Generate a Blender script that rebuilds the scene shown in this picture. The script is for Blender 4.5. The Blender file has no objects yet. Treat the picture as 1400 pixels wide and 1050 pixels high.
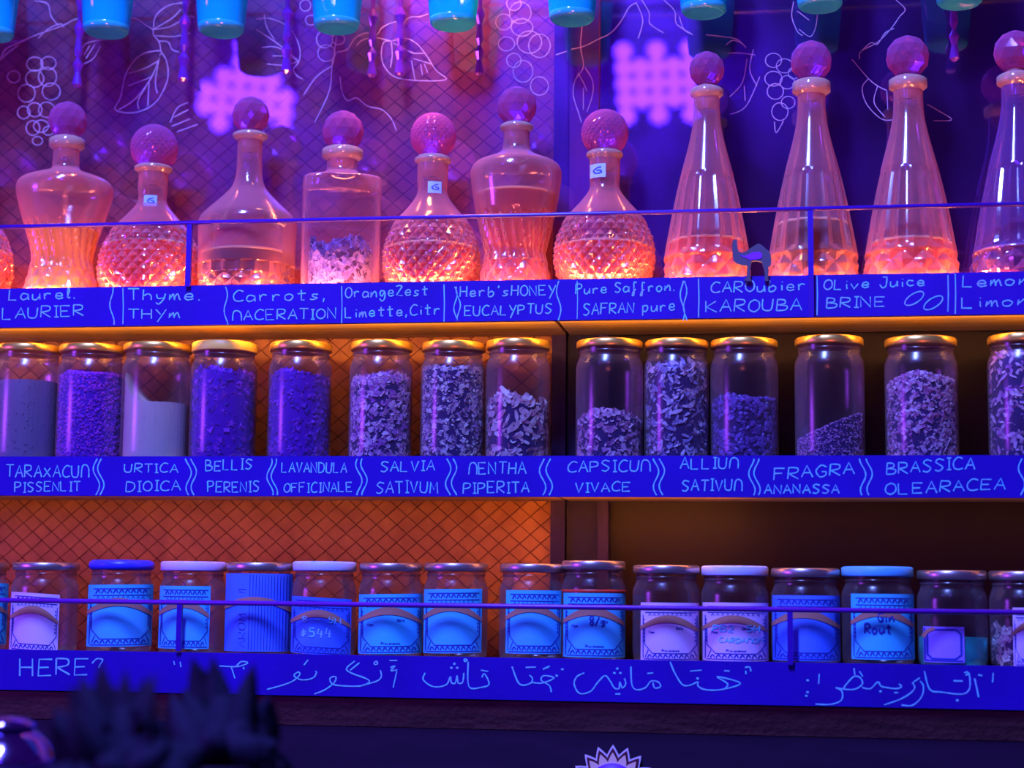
import bpy, bmesh, math, random
from mathutils import Vector, Matrix
random.seed(7)
S = bpy.context.scene
COL = S.collection
PI = math.pi

# ------------------------------------------------------------------ camera
F = 2400.0
YAW, PITCH, ROLL = .155, .12, .011
CAM = Vector((0, -2.33, 1.5))
fw = Vector((-math.sin(YAW)*math.cos(PITCH), math.cos(YAW)*math.cos(PITCH), math.sin(PITCH)))
rt = Vector((math.cos(YAW), math.sin(YAW), 0)); up = rt.cross(fw)
R2 = rt*math.cos(ROLL)+up*math.sin(ROLL); U2 = up*math.cos(ROLL)-rt*math.sin(ROLL)
cd = bpy.data.cameras.new('camera'); cam = bpy.data.objects.new('camera', cd); COL.objects.link(cam)
cd.lens = 36*F/1400; cd.sensor_width = 36; cd.clip_start = .05
cam.matrix_world = Matrix(((R2.x, U2.x, -fw.x, CAM.x), (R2.y, U2.y, -fw.y, CAM.y), (R2.z, U2.z, -fw.z, CAM.z), (0, 0, 0, 1)))
cd.dof.use_dof = True; cd.dof.focus_distance = 2.42; cd.dof.aperture_fstop = 2.5
S.camera = cam

def ray(px, py): return fw + R2*((px-700)/F) - U2*((py-525)/F)
def P(px, py, Y=0.0):
    d = ray(px, py); return CAM + d*((Y-CAM.y)/d.y)
def SC(px, py, Y=0.0):
    d = ray(px, py); return (Y-CAM.y)/d.y/F

# ------------------------------------------------------------------ world, lights, exposure
W = bpy.data.worlds.new('world'); S.world = W; W.use_nodes = True
W.node_tree.nodes['Background'].inputs[0].default_value = (.10, .012, .42, 1)
W.node_tree.nodes['Background'].inputs[1].default_value = .22
S.view_settings.view_transform = 'Standard'; S.view_settings.look = 'None'
S.view_settings.gamma = 1; S.view_settings.use_curve_mapping = False
S.view_settings.exposure = 0.12
S.cycles.transparent_max_bounces = 32
S.cycles.max_bounces = 10
S.cycles.sample_clamp_indirect = 4
S.cycles.caustics_reflective = False; S.cycles.caustics_refractive = False

def area(name, loc, target, sx, sy, color, power, spread=180):
    l = bpy.data.lights.new(name, 'AREA'); l.shape = 'RECTANGLE'; l.size = sx; l.size_y = sy
    l.color = color; l.energy = power; l.spread = math.radians(spread)
    o = bpy.data.objects.new(name, l); COL.objects.link(o); o.location = loc
    o.rotation_euler = (Vector(target)-Vector(loc)).to_track_quat('-Z', 'X').to_euler()
    return o
# violet fill added high up to back the LED panels; magenta light from the left
area('violet_fill_high', (-.7, -1.9, 3.9), (-.2, 0, 1.6), .9, .3, (.17, .25, 1), 195)
area('violet_lamp_left', (-2.9, -1.5, 1.9), (-.9, 0, 1.7), .5, .5, (.34, .05, 1), 24)
area('red_fill', (.3, -2.7, .5), (-.3, 0, 1.7), .7, .4, (1, .17, .16), 36)  # unseen red fill, added to pinken decanters, tiles and herbs
# warm strips along the shelves
ZT, ZM, ZB = 1.92, 1.6815, 1.413        # tops of the three boards
def strip(name, z, y, n, color, power, x0=-1.25, x1=.75):
    xc = (x0+x1)/2
    return area(name, (xc, y, z), (xc+n[0], y+n[1], z+n[2]), .006, x1-x0, color, power)
strip('warm_strip_top', ZT+.0035, .0165, (0, .5, 1), (1, .27, .07), 5.4)
strip('warm_strip_back', ZT+.0035, .1500, (0, -.5, 1), (1, .22, .06), 6.5)
area('warm_fill_top', (-.55, .02, 2.62), (-.40, .18, 2.10), .12, .05, (1, .30, .06), 1.4, 80)  # unseen warm light, added to bring out the upper tiles
strip('warm_strip_middle', 1.861, .022, (0, 1, -.25), (1, .43, .08), 1.25)
strip('warm_strip_lower', 1.622, .03, (0, 1, -.7), (1, .3, .03), .62)
strip('warm_fill_lower_right', 1.622, .04, (0, 1, -.7), (1, .3, .03), .30, -.34, -.06)  # extra light added to brighten the lower tiles near the post

# ------------------------------------------------------------------ materials
def mat(name, color, rough=.5, metal=0, spec=.5, emit=None, es=0, coat=0, noise=None, bump=None, trans=0):
    m = bpy.data.materials.new(name); m.use_nodes = True
    N, L = m.node_tree.nodes, m.node_tree.links; b = N['Principled BSDF']
    b.inputs['Base Color'].default_value = (*color, 1); b.inputs['Roughness'].default_value = rough
    b.inputs['Metallic'].default_value = metal; b.inputs['Specular IOR Level'].default_value = spec
    b.inputs['Coat Weight'].default_value = coat
    b.inputs['Transmission Weight'].default_value = trans
    if emit: b.inputs['Emission Color'].default_value = (*emit, 1); b.inputs['Emission Strength'].default_value = es
    g = None
    if noise or bump: g = N.new('ShaderNodeNewGeometry')
    if noise:       # (scale, second colour, stretch)
        sc, c2, st = noise
        mp = N.new('ShaderNodeMapping'); mp.inputs['Scale'].default_value = st
        t = N.new('ShaderNodeTexNoise'); t.inputs['Scale'].default_value = sc; t.inputs['Detail'].default_value = 5
        L.new(g.outputs['Position'], mp.inputs[0]); L.new(mp.outputs[0], t.inputs['Vector'])
        r = N.new('ShaderNodeValToRGB'); r.color_ramp.elements[0].position = .35; r.color_ramp.elements[1].position = .68
        r.color_ramp.elements[0].color = (*color, 1); r.color_ramp.elements[1].color = (*c2, 1)
        L.new(t.outputs['Fac'], r.inputs[0]); L.new(r.outputs[0], b.inputs['Base Color'])
    if bump:
        t = N.new('ShaderNodeTexNoise'); t.inputs['Scale'].default_value = bump[0]; t.inputs['Detail'].default_value = 4
        L.new(g.outputs['Position'], t.inputs['Vector'])
        bp = N.new('ShaderNodeBump'); bp.inputs['Strength'].default_value = bump[1]; bp.inputs['Distance'].default_value = .002
        L.new(t.outputs['Fac'], bp.inputs['Height']); L.new(bp.outputs[0], b.inputs['Normal'])
    return m

def glassy(name, tint, body, c0, c1, rough=.06, gloss=.12, edge_gloss=.5, translucent=.4, bump=0):
    """thin-walled glass: clear towards the viewer, denser and shinier where the wall is seen edge-on"""
    m = bpy.data.materials.new(name); m.use_nodes = True
    N, L = m.node_tree.nodes, m.node_tree.links; N.clear()
    out = N.new('ShaderNodeOutputMaterial')
    tr = N.new('ShaderNodeBsdfTransparent'); tr.inputs[0].default_value = (*tint, 1)
    di = N.new('ShaderNodeBsdfDiffuse'); di.inputs[0].default_value = (*body, 1)
    tl = N.new('ShaderNodeBsdfTranslucent'); tl.inputs[0].default_value = (*body, 1)
    gl = N.new('ShaderNodeBsdfGlossy'); gl.inputs['Roughness'].default_value = rough
    lw = N.new('ShaderNodeLayerWeight'); lw.inputs[0].default_value = .35
    mr = N.new('ShaderNodeMapRange'); mr.inputs['To Min'].default_value = c0; mr.inputs['To Max'].default_value = c1
    mg = N.new('ShaderNodeMapRange'); mg.inputs['To Min'].default_value = gloss; mg.inputs['To Max'].default_value = edge_gloss
    m1, m2, m3 = (N.new('ShaderNodeMixShader') for _ in range(3))
    L.new(lw.outputs['Facing'], mr.inputs['Value']); L.new(lw.outputs['Fresnel'], mg.inputs['Value'])
    m1.inputs[0].default_value = translucent; L.new(di.outputs[0], m1.inputs[1]); L.new(tl.outputs[0], m1.inputs[2])
    L.new(mr.outputs[0], m2.inputs[0]); L.new(tr.outputs[0], m2.inputs[1]); L.new(m1.outputs[0], m2.inputs[2])
    L.new(mg.outputs[0], m3.inputs[0]); L.new(m2.outputs[0], m3.inputs[1]); L.new(gl.outputs[0], m3.inputs[2])
    if bump:
        g = N.new('ShaderNodeNewGeometry'); t = N.new('ShaderNodeTexNoise'); t.inputs['Scale'].default_value = 55
        bp = N.new('ShaderNodeBump'); bp.inputs['Strength'].default_value = bump; bp.inputs['Distance'].default_value = .003
        L.new(g.outputs['Position'], t.inputs['Vector']); L.new(t.outputs['Fac'], bp.inputs['Height'])
        for n in (di, gl): L.new(bp.outputs[0], n.inputs['Normal'])
    L.new(m3.outputs[0], out.inputs[0])
    return m

def crystal(name, tint, body, k):
    m = bpy.data.materials.new(name); m.use_nodes = True
    N, L = m.node_tree.nodes, m.node_tree.links; N.clear()
    out = N.new('ShaderNodeOutputMaterial'); g = N.new('ShaderNodeBsdfGlass'); g.inputs[0].default_value = (*tint, 1); g.inputs['Roughness'].default_value = .04; g.inputs['IOR'].default_value = 1.5
    d = N.new('ShaderNodeBsdfDiffuse'); d.inputs[0].default_value = (*body, 1); t = N.new('ShaderNodeBsdfTranslucent'); t.inputs[0].default_value = (*body, 1)
    a = N.new('ShaderNodeMixShader'); a.inputs[0].default_value = .5; b = N.new('ShaderNodeMixShader')
    lw = N.new('ShaderNodeLayerWeight'); lw.inputs[0].default_value = .3; mr = N.new('ShaderNodeMapRange'); mr.inputs['To Min'].default_value = k; mr.inputs['To Max'].default_value = .9
    L.new(lw.outputs['Facing'], mr.inputs['Value']); L.new(mr.outputs[0], b.inputs[0])
    L.new(d.outputs[0], a.inputs[1]); L.new(t.outputs[0], a.inputs[2]); L.new(g.outputs[0], b.inputs[1]); L.new(a.outputs[0], b.inputs[2]); L.new(b.outputs[0], out.inputs[0])
    return m

M = {}
M['fascia'] = mat('blue_painted_board', (.028, .0, .40), .6, spec=.2, noise=(9, (.02, .0, .32), (1, 1, 1)), bump=(160, .15))
M['wood'] = mat('shelf_wood', (.62, .40, .22), .6, noise=(14, (.40, .22, .10), (.6, 6, 6)), bump=(90, .3))
M['chalk'] = mat('chalk', (.16, .75, 1.0), .9, noise=(60, (.30, .50, 1.0), (1, 1, 1)))
M['chalk_white'] = mat('white_chalk', (.55, .38, .62), .9)
M['rail'] = mat('blue_painted_rail', (.04, .005, .36), .3, spec=.6)
M['rail_violet'] = mat('violet_painted_rail', (.14, .01, .42), .35, spec=.5)
M['tile'] = mat('orange_tile', (.62, .27, .09), .55, spec=.3, noise=(26, (.47, .18, .07), (1, 1, 1)), bump=(70, .3))
M['grout'] = mat('dark_joint', (.26, .06, .06), .9)
M['dark'] = mat('dark_back_board', (.016, .004, .018), .5, spec=.25, noise=(4, (.010, .003, .02), (1, 1, 1)))
M['post'] = mat('dark_post', (.022, .008, .09), .6, spec=.25, noise=(20, (.05, .02, .13), (3, 3, .4)))
M['post_board'] = mat('purple_brown_board', (.36, .06, .16), .5, noise=(20, (.26, .04, .14), (3, 3, .4)))
M['post_low'] = mat('grey_violet_board', (.025, .016, .08), .6, spec=.2, noise=(20, (.018, .01, .06), (3, 3, .4)))
M['plinth'] = mat('dark_cabinet', (.024, .004, .035), .6, spec=.25, noise=(12, (.016, .003, .028), (1, 4, 4)))
M['mould'] = mat('brown_moulding', (.30, .16, .14), .7, noise=(30, (.16, .09, .09), (.5, 4, 4)), bump=(110, .5))
M['paper_cyan'] = mat('cyan_paper', (.05, .62, 1.0), .8, noise=(12, (.08, .50, 1.0), (1, 1, 1)))
M['paper_violet'] = mat('violet_paper', (.38, .20, 1.0), .8)
M['paper_blue'] = mat('blue_paper', (.10, .24, 1.0), .8, noise=(12, (.05, .16, 1.0), (1, 1, 1)))
M['paper_pink'] = mat('pale_violet_paper', (.95, .58, .95), .8, noise=(12, (.75, .45, 1), (1, 1, 1)))
M['ink'] = mat('blue_ink', (.02, .03, .42), .8)
M['brown'] = mat('brown_print', (.55, .20, .16), .8)
M['lid_metal'] = mat('dull_metal_lid', (.62, .52, .52), .32, metal=.9)
M['lid_gold'] = mat('gold_metal_lid', (.95, .62, .12), .34, metal=.75)
M['lid_yellow'] = mat('yellow_lid', (.95, .66, .12), .4)
M['lid_lavender'] = mat('lavender_lid', (.80, .55, 1), .5)
M['lid_white'] = mat('white_lid', (.62, .62, 1), .5)
M['lid_blue'] = mat('blue_cloth_lid', (.05, .05, 1), .35)
M['lid_cyan'] = mat('cyan_lid', (.12, .55, 1), .4)
M['red'] = mat('red_seal', (.8, .05, .03), .4)
M['jar'] = glassy('jar_glass', (.96, .95, .97), (.75, .55, .62), .012, .34, .22, .042, .55)
M['decanter'] = glassy('pressed_glass', (1, .86, .94), (1, .42, .50), .18, .95, .13, .06, .5, .5)
M['decanter_clear'] = glassy('clear_pressed_glass', (1, .90, 1), (.95, .45, .70), .08, .66, .07, .09, .5, .5)
M['decanter_dark'] = glassy('violet_pressed_glass', (.6, .45, .9), (.45, .2, .75), .22, .62, .07, .10, .5, .4)
M['stopper'] = crystal('stopper_glass', (.92, .5, .95), (.95, .22, .70), .28)
M['plug'] = glassy('stopper_plug', (1, .8, .8), (1, .58, .62), .8, .95, .2, .06, .25, .6)
M['collar'] = glassy('neck_rim_glass', (1, .9, .85), (1, .78, .62), .55, .9, .08, .12, .5, .5)
def liquid(n, c, t=.75): return glassy(n, c, c, t, .95, .12, .05, .3, .45, bump=.6)
M['liq_yellow'] = liquid('yellow_oil', (1, .80, .03), .85)
M['liq_orange'] = liquid('orange_liquid', (.85, .14, .04), .75)
M['liq_red'] = liquid('red_liquid', (.62, .03, .05), .8)
M['liq_amber'] = liquid('dark_amber_liquid', (.28, .04, .03), .75)
M['liq_brown'] = liquid('brown_olive_liquid', (.22, .10, .06), .6)
M['liq_bright'] = liquid('bright_orange_liquid', (1, .20, .04), .9)
M['meniscus'] = mat('meniscus', (1, .90, .45), .25)  # pale yellow paints the bright lit line at the liquid's edge
M['turquoise'] = glassy('turquoise_liquid', (.2, .9, .9), (.0, 1, 1), .95, .98, .2, .05, .2, .4)
M['tumbler'] = glassy('blue_tumbler_glass', (.15, .45, 1), (.005, .62, 1), .88, .95, .08, .05, .25, .2)
M['tumbler_base'] = glassy('pale_blue_glass_base', (.3, .9, 1), (.04, .80, 1), .9, .95, .1, .1, .3, .3)
M['streak_glass'] = glassy('violet_reflection_streak', (.6, .3, 1), (.40, .06, 1), .45, .8, .1, .15, .6, .4)  # violet of the mirror's reflected streaks, put into a glass colour
M['steel'] = mat('dark_steel', (.3, .3, .35), .3, metal=1)
M['camel'] = mat('grey_cutout', (.07, .07, .12), .6, spec=.3)
M['camel_blue'] = mat('violet_patch', (.22, .02, 1), .4)
M['plant'] = mat('dark_leaf', (.014, .006, .035), .85, spec=.2, noise=(8, (.008, .003, .025), (1, 1, 1)))
M['chrome'] = mat('chrome', (.45, .28, .85), .12, metal=1, bump=(40, .35))
M['petal'] = mat('cream_petal', (1, .60, .50), .6)
M['petal_edge'] = mat('pale_edge', (.9, .65, .9), .5)
M['petal_line'] = mat('dark_red_line', (.10, .0, .03), .6)
M['flower_core'] = mat('violet_core', (.18, .01, .9), .5)
M['sticker'] = mat('price_sticker', (.35, .65, 1), .6)
M['lamp_body'] = mat('black_lamp_housing', (.02, .02, .03), .5)
M['led'] = mat('violet_led', (0, 0, 0), .5, emit=(.14, .025, 1), es=26)

# the mirror: clear enough to show the wall, a sharp reflection and a dusty soft one
def mirror_mat():
    m = bpy.data.materials.new('dusty_reflecting_glass'); m.use_nodes = True
    N, L = m.node_tree.nodes, m.node_tree.links; N.clear()
    out = N.new('ShaderNodeOutputMaterial')
    tr = N.new('ShaderNodeBsdfTransparent'); tr.inputs[0].default_value = (.86, .74, .92, 1)
    g1 = N.new('ShaderNodeBsdfGlossy'); g1.inputs['Roughness'].default_value = .02; g1.inputs[0].default_value = (.6, .6, 1, 1)
    g2 = N.new('ShaderNodeBsdfGlossy'); g2.inputs['Roughness'].default_value = .27; g2.inputs[0].default_value = (.45, .1, 1, 1)
    a = N.new('ShaderNodeMixShader'); a.inputs[0].default_value = .17
    b = N.new('ShaderNodeMixShader')
    g = N.new('ShaderNodeNewGeometry'); t = N.new('ShaderNodeTexNoise'); t.inputs['Scale'].default_value = 7
    r = N.new('ShaderNodeMapRange'); r.inputs['From Min'].default_value = .3; r.inputs['From Max'].default_value = .7
    r.inputs['To Min'].default_value = .02; r.inputs['To Max'].default_value = .13
    L.new(g.outputs['Position'], t.inputs['Vector']); L.new(t.outputs['Fac'], r.inputs['Value']); L.new(r.outputs[0], b.inputs[0])
    L.new(tr.outputs[0], a.inputs[1]); L.new(g1.outputs[0], a.inputs[2])
    L.new(a.outputs[0], b.inputs[1]); L.new(g2.outputs[0], b.inputs[2]); L.new(b.outputs[0], out.inputs[0])
    return m
M['mirror'] = mirror_mat()

# ------------------------------------------------------------------ mesh helpers
class MB:
    def __init__(s): s.v = []; s.f = []
    def add(s, vs, fs):
        n = len(s.v); s.v += [tuple(v) for v in vs]; s.f += [tuple(i+n for i in f) for f in fs]; return s
    def box(s, a, b):
        (x0, y0, z0), (x1, y1, z1) = a, b
        return s.add([(x0,y0,z0),(x1,y0,z0),(x1,y1,z0),(x0,y1,z0),(x0,y0,z1),(x1,y0,z1),(x1,y1,z1),(x0,y1,z1)],
                     [(0,3,2,1),(4,5,6,7),(0,1,5,4),(1,2,6,5),(2,3,7,6),(3,0,4,7)])
    def lathe(s, prof, seg=48, mod=None, c=(0, 0, 0), cap0=False, cap1=False, rot=0):
        vs = []
        for (r, z) in prof:
            for k in range(seg):
                a = 2*PI*k/seg
                rr = r*(mod(a, z) if mod else 1)
                vs.append((c[0]+rr*math.cos(a+rot), c[1]+rr*math.sin(a+rot), c[2]+z))
        fs = []
        for i in range(len(prof)-1):
            for k in range(seg):
                k2 = (k+1) % seg
                fs.append((i*seg+k, i*seg+k2, (i+1)*seg+k2, (i+1)*seg+k))
        if prof[-1][1] < prof[0][1]: fs = [f[::-1] for f in fs]
        if cap0: fs.append(tuple(range(seg)))
        if cap1: fs.append(tuple(range((len(prof)-1)*seg, len(prof)*seg)))
        return s.add(vs, fs)
    def tube(s, pts, r, seg=8, closed=False):
        pts = [Vector(p) for p in pts]; n = len(pts); vs = []
        rr = r if isinstance(r, (list, tuple)) else [r]*n
        for i, p in enumerate(pts):
            t = (pts[min(i+1, n-1)]-pts[max(i-1, 0)]).normalized()
            a = Vector((0, 0, 1)) if abs(t.z) < .9 else Vector((0, 1, 0))
            u = t.cross(a).normalized(); w = u.cross(t)
            for k in range(seg):
                g = 2*PI*k/seg; vs.append(p+(u*math.cos(g)+w*math.sin(g))*rr[i])
        fs = [(i*seg+k, i*seg+(k+1) % seg, (i+1)*seg+(k+1) % seg, (i+1)*seg+k) for i in range(n-1) for k in range(seg)]
        fs += [tuple(range(seg))[::-1], tuple(range((n-1)*seg, n*seg))]
        return s.add(vs, fs)
    def obj(s, name, m, parent=None, smooth=True, loc=None):
        me = bpy.data.meshes.new(name); me.from_pydata(s.v, [], s.f); me.update()
        if smooth: me.polygons.foreach_set('use_smooth', [True]*len(me.polygons))
        me.materials.append(m)
        o = bpy.data.objects.new(name, me); COL.objects.link(o)
        if parent is not None: o.parent = parent
        if loc is not None: o.location = loc
        return o
def tag(o, label=None, cat=None, group=None, kind=None):
    if label: o['label'] = label
    if cat: o['category'] = cat
    if group: o['group'] = group
    if kind: o['kind'] = kind
    return o
def thing(name, label, cat, loc=(0, 0, 0), group=None):
    o = bpy.data.objects.new(name, None); COL.objects.link(o); o.location = loc; o.empty_display_size = .02
    return tag(o, label, cat, group)
def smooth_line(pts, n=6):
    if len(pts) < 3: return list(pts)
    q = [pts[0]]+list(pts)+[pts[-1]]; out = []
    for i in range(1, len(q)-2):
        a, b, c, d = q[i-1], q[i], q[i+1], q[i+2]
        for k in range(n):
            t = k/n
            out.append(tuple(.5*((2*b[j])+(-a[j]+c[j])*t+(2*a[j]-5*b[j]+4*c[j]-d[j])*t*t+(-a[j]+3*b[j]-3*c[j]+d[j])*t**3) for j in (0, 1)))
    out.append(tuple(pts[-1])); return out
def ribbon(mb, pts, w, fn, jit=.25):
    """a chalk stroke: a narrow band along 2-D points, put on a surface by fn(u, v)"""
    if jit == 0:     # printed lines follow the curve of the jar: no long straight chords
        q = [pts[0]]
        for a, b in zip(pts, pts[1:]):
            k = max(1, int(math.hypot(b[0]-a[0], b[1]-a[1])/.05)) if abs(b[0]-a[0]) < 2 else 1
            q += [(a[0]+(b[0]-a[0])*i/k, a[1]+(b[1]-a[1])*i/k) for i in range(1, k+1)]
        pts = q
    n = len(pts)
    if n < 2: return
    vs = []
    for i, p in enumerate(pts):
        a, b = pts[max(i-1, 0)], pts[min(i+1, n-1)]
        dx, dy = b[0]-a[0], b[1]-a[1]; l = math.hypot(dx, dy) or 1
        h = w*.5*(1+random.uniform(-jit, jit))
        nx, ny = -dy/l*h, dx/l*h
        vs += [fn(p[0]+nx, p[1]+ny), fn(p[0]-nx, p[1]-ny)]
    mb.add(vs, [(2*i, 2*i+1, 2*i+3, 2*i+2) for i in range(n-1)])

# ------------------------------------------------------------------ stroke letters (unit cell, y up)
G = {
'A': '0,0 .5,1 1,0|.2,.38 .8,.38', 'B': '0,0 .05,1|~.05,1 .65,.95 .7,.65 .08,.52|~.08,.52 .9,.42 .8,.08 .02,0',
'C': '~1,.9 .5,1 .05,.6 .1,.15 .5,0 1,.1', 'D': '0,0 .03,1|~.03,1 .8,.85 .95,.4 .6,.05 0,0',
'E': '.9,1 0,1 .02,0 .9,.03|0,.5 .7,.52', 'F': '0,0 0,1 .9,1|0,.55 .7,.58', 'G': '~1,.85 .5,1 .05,.5 .4,0 .9,.15 .95,.45|.95,.45 .55,.45',
'H': '0,0 .03,1|.88,0 .9,1|0,.5 .9,.5', 'I': '.5,0 .5,1|.1,1 .9,1|.1,0 .9,0', 'J': '~.9,1 .8,.2 .4,0 .05,.3|.4,1 .95,1', '2': '~.05,.8 .5,1 .85,.7 .05,0|.05,0 .9,0', '/': '0,0 .8,1', 'K': '0,0 0,1|.9,1 .05,.45 .95,0', 'L': '0,1 0,0 .8,0',
'M': '~0,0 .05,.7 .25,1 .65,1 .95,.7 1,0', '&': '0,0 .12,1 .5,.3 .9,1 1,0', 'N': '0,0 0,1 .9,0 .9,1', 'O': '~.5,1 .1,.75 .05,.25 .5,0 .95,.3 .9,.8 .5,1',
'P': '0,0 .03,1|~.03,1 .8,.95 .8,.6 .05,.45', 'R': '0,0 .03,1|~.03,1 .8,.95 .8,.6 .08,.45|.08,.45 .95,0', 'S': '~.95,.9 .4,1 .1,.75 .5,.52 .85,.3 .5,0 .05,.08',
'T': '0,1 1,1|.5,1 .5,0', 'U': '~0,1 .02,.2 .4,0 .8,.15 .92,1', 'V': '0,1 .45,0 .9,1', 'X': '0,0 .9,.8|.1,.8 .9,0', 'Y': '0,1 .45,.45|.95,1 .2,-.35', 'Z': '~0,.9 .5,1 .9,.9|.9,.9 .05,.05 .95,.0',
'a': '~.85,.5 .3,.58 .05,.25 .3,0 .8,.2 .85,.55 .9,0', 'b': '~.1,1 .1,0 .6,.0 .8,.3 .5,.5 .1,.3', 'c': '~.85,.5 .3,.55 .1,.25 .4,0 .9,.1',
'e': '~.1,.28 .8,.3 .65,.55 .25,.5 .1,.2 .4,0 .9,.12', 'f': '~.8,.95 .45,1 .4,.5 .4,-.3 .15,-.35 .3,0 .7,.3', 'g': '~.8,.5 .3,.55 .1,.25 .4,.05 .8,.45 .8,-.2 .4,-.45 .1,-.2',
'h': '.1,1 .1,0|~.1,.35 .5,.58 .8,.4 .85,0', 'i': '.4,.5 .45,0|.42,.75 .48,.8', 'j': '~.5,.9 .6,.3 .3,-.05 .0,.2', 'l': '~.2,.1 .6,.7 .4,1 .25,.6 .35,.05 .8,.1',
'm': '~.0,0 .05,.5 .1,.2 .35,.55 .45,0 .5,.3 .75,.55 .9,.1 1,0', 'n': '~.05,0 .1,.5 .15,.2 .55,.55 .8,.4 .85,0', 'o': '~.5,.55 .1,.4 .15,.05 .6,0 .85,.35 .5,.55',
'p': '~.1,.55 .1,-.35|~.1,.45 .6,.55 .8,.3 .5,.02 .1,.1', 'r': '~.1,.55 .15,0|~.15,.3 .4,.55 .8,.5', 's': '~.8,.5 .3,.5 .3,.3 .75,.15 .3,0 .05,.05', 't': '.4,.95 .45,0 .75,.05|.05,.6 .85,.65',
'u': '~.05,.5 .1,.05 .5,0 .8,.3|.82,.55 .88,0', 'v': '0,.5 .4,0 .85,.5', 'y': '~.05,.5 .2,.1 .7,.15|~.85,.55 .7,.0 .3,-.45 .05,-.3', 'z': '0,.5 .8,.5 .1,0 .85,.0',
'.': '.2,0 .4,.05', ',': '.35,.1 .15,-.25', "'": '.4,1 .3,.75', '?': '~.0,.75 .4,1 .9,.95 .7,.7 .55,.5', '#': '.2,.2 .9,.4|.2,.5 .9,.65|.5,.9 .55,0', '-': '.1,.45 .9,.45',
'8': '~.5,.5 .1,.75 .5,1 .85,.75 .15,.25 .5,0 .85,.25 .5,.5', '5': '.85,1 .2,1 .15,.6|~.15,.6 .8,.55 .75,.1 .1,.05', '4': '.3,1 .1,.4 .9,.4|.7,.8 .65,0'}
def glyph(ch):
    out = []
    for st in G[ch].split('|'):
        sm = st[0] == '~'
        pts = [tuple(float(a) for a in p.split(',')) for p in st.lstrip('~').split()]
        out.append(smooth_line(pts, 5) if sm else pts)
    return out
def write(mb, text, x0, x1, y0, y1, h, fn, w, narrow="I.,'ilj"):
    """text from x0 to x1 (pixels), base line y0 at the left to y1 at the right, capital height h"""
    ws = [(.55 if c in narrow else .7 if c == ' ' else 1.0) for c in text]
    tot = sum(ws); u = (x1-x0)/tot; x = x0
    for c, cw in zip(text, ws):
        if c != ' ':
            t = (x-x0)/(x1-x0); yb = y0+(y1-y0)*t+random.uniform(-.045, .045)*abs(h)
            hh = h*random.uniform(.93, 1.05); sk = random.uniform(-.04, .10)
            for st in glyph(c):
                ribbon(mb, [(x+(p[0]+sk*p[1])*u*cw*.80, yb-p[1]*hh) for p in st], w, fn)
        x += u*cw
def wavy(mb, x, y0, y1, fn, w, amp=3, ph=0):
    n = 16
    ribbon(mb, [(x+amp*math.sin(ph+i/n*2.3*PI)+i*.1, y0+(y1-y0)*i/n) for i in range(n+1)], w, fn)

# ------------------------------------------------------------------ the setting
XL, XR = -1.62, 1.02
wall = MB().box((XL, .182, .2), (XR, .24, 2.8)).obj('wall_back', M['dark'], smooth=False); tag(wall, kind='structure')
XP = P(757, 300, .17).x
gb = MB().box((XL, .176, .95), (XP, .182, 2.75)).obj('tile_bed', M['grout'], wall, smooth=False)
# diamond tiles, each its own piece where they show largest
tw, th = .0302, .0258
def tile_geo(mb, cx, cz, j=0):
    a, b = tw*.49, th*.49; a2, b2 = tw*.468, th*.468; y0, y1 = .176, .1715+j
    v = [(cx-a, y0, cz), (cx, y0, cz-b), (cx+a, y0, cz), (cx, y0, cz+b), (cx-a2, y1, cz), (cx, y1, cz-b2), (cx+a2, y1, cz), (cx, y1, cz+b2)]
    mb.add(v, [(4, 5, 6, 7), (0, 1, 5, 4), (1, 2, 6, 5), (2, 3, 7, 6), (3, 0, 4, 7)])
tm = MB(); tile_geo(tm, 0, 0)
tproto = tm.obj('tile', M['tile'], wall, smooth=False)
rest = MB(); cells = []
nz = int((2.52-1.0)/th)
for i in range(-1, int((XP-XL)/tw)):
    for k in range(nz):
        for h in ((.5,) if i < 0 else (0, .5)):
            x = XP-(i+.5+h)*tw; z = 1.02+(k+h)*th
            cells.append((x, z))
def pref(c):
    x, z = c; xa = P(520, 100, .17).x; xb = P(0, 700, .17).x
    if x > xa-.02 and z > 2.0: return 0
    if 1.55 < z < 1.622 and x > xb: return 1
    if x > xa and 1.72 < z < 1.9: return 2
    return 9
cells.sort(key=lambda c: (pref(c), abs(c[0]-XP)))
first = True
for n, (x, z) in enumerate(cells):
    if n < 300:
        o = tproto if n == 0 else tproto.copy()
        if n: COL.objects.link(o)
        o.location = (x, random.uniform(-.0006, .0004), z)
    else: tile_geo(rest, x, z, random.uniform(-.0006, .0004))
tag(rest.obj('tile_field', M['tile'], wall, smooth=False), kind='stuff')
# upright post at the joint of the two bays
tag(MB().box((XP+.0005, .158, .95), (P(776, 200, .16).x, .1815, 2.75)).obj('trim_1', M['post'], smooth=False), kind='structure')
pb = MB(); x0 = P(778, 200, .16).x; x1 = P(819, 200, .16).x
pb.box((x0, .165, 1.925), (x1, .1815, 2.75))
tag(pb.obj('trim_2', M['post_board'], smooth=False), kind='structure')
tag(MB().box((x0, .165, .95), (x1, .1815, 1.9245)).obj('trim_4', M['post_low'], smooth=False), kind='structure')
tag(MB().box((x1+.0005, .158, .95), (x1+.016, .1815, 1.9245)).obj('trim_5', M['post'], smooth=False), kind='structure')

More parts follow.
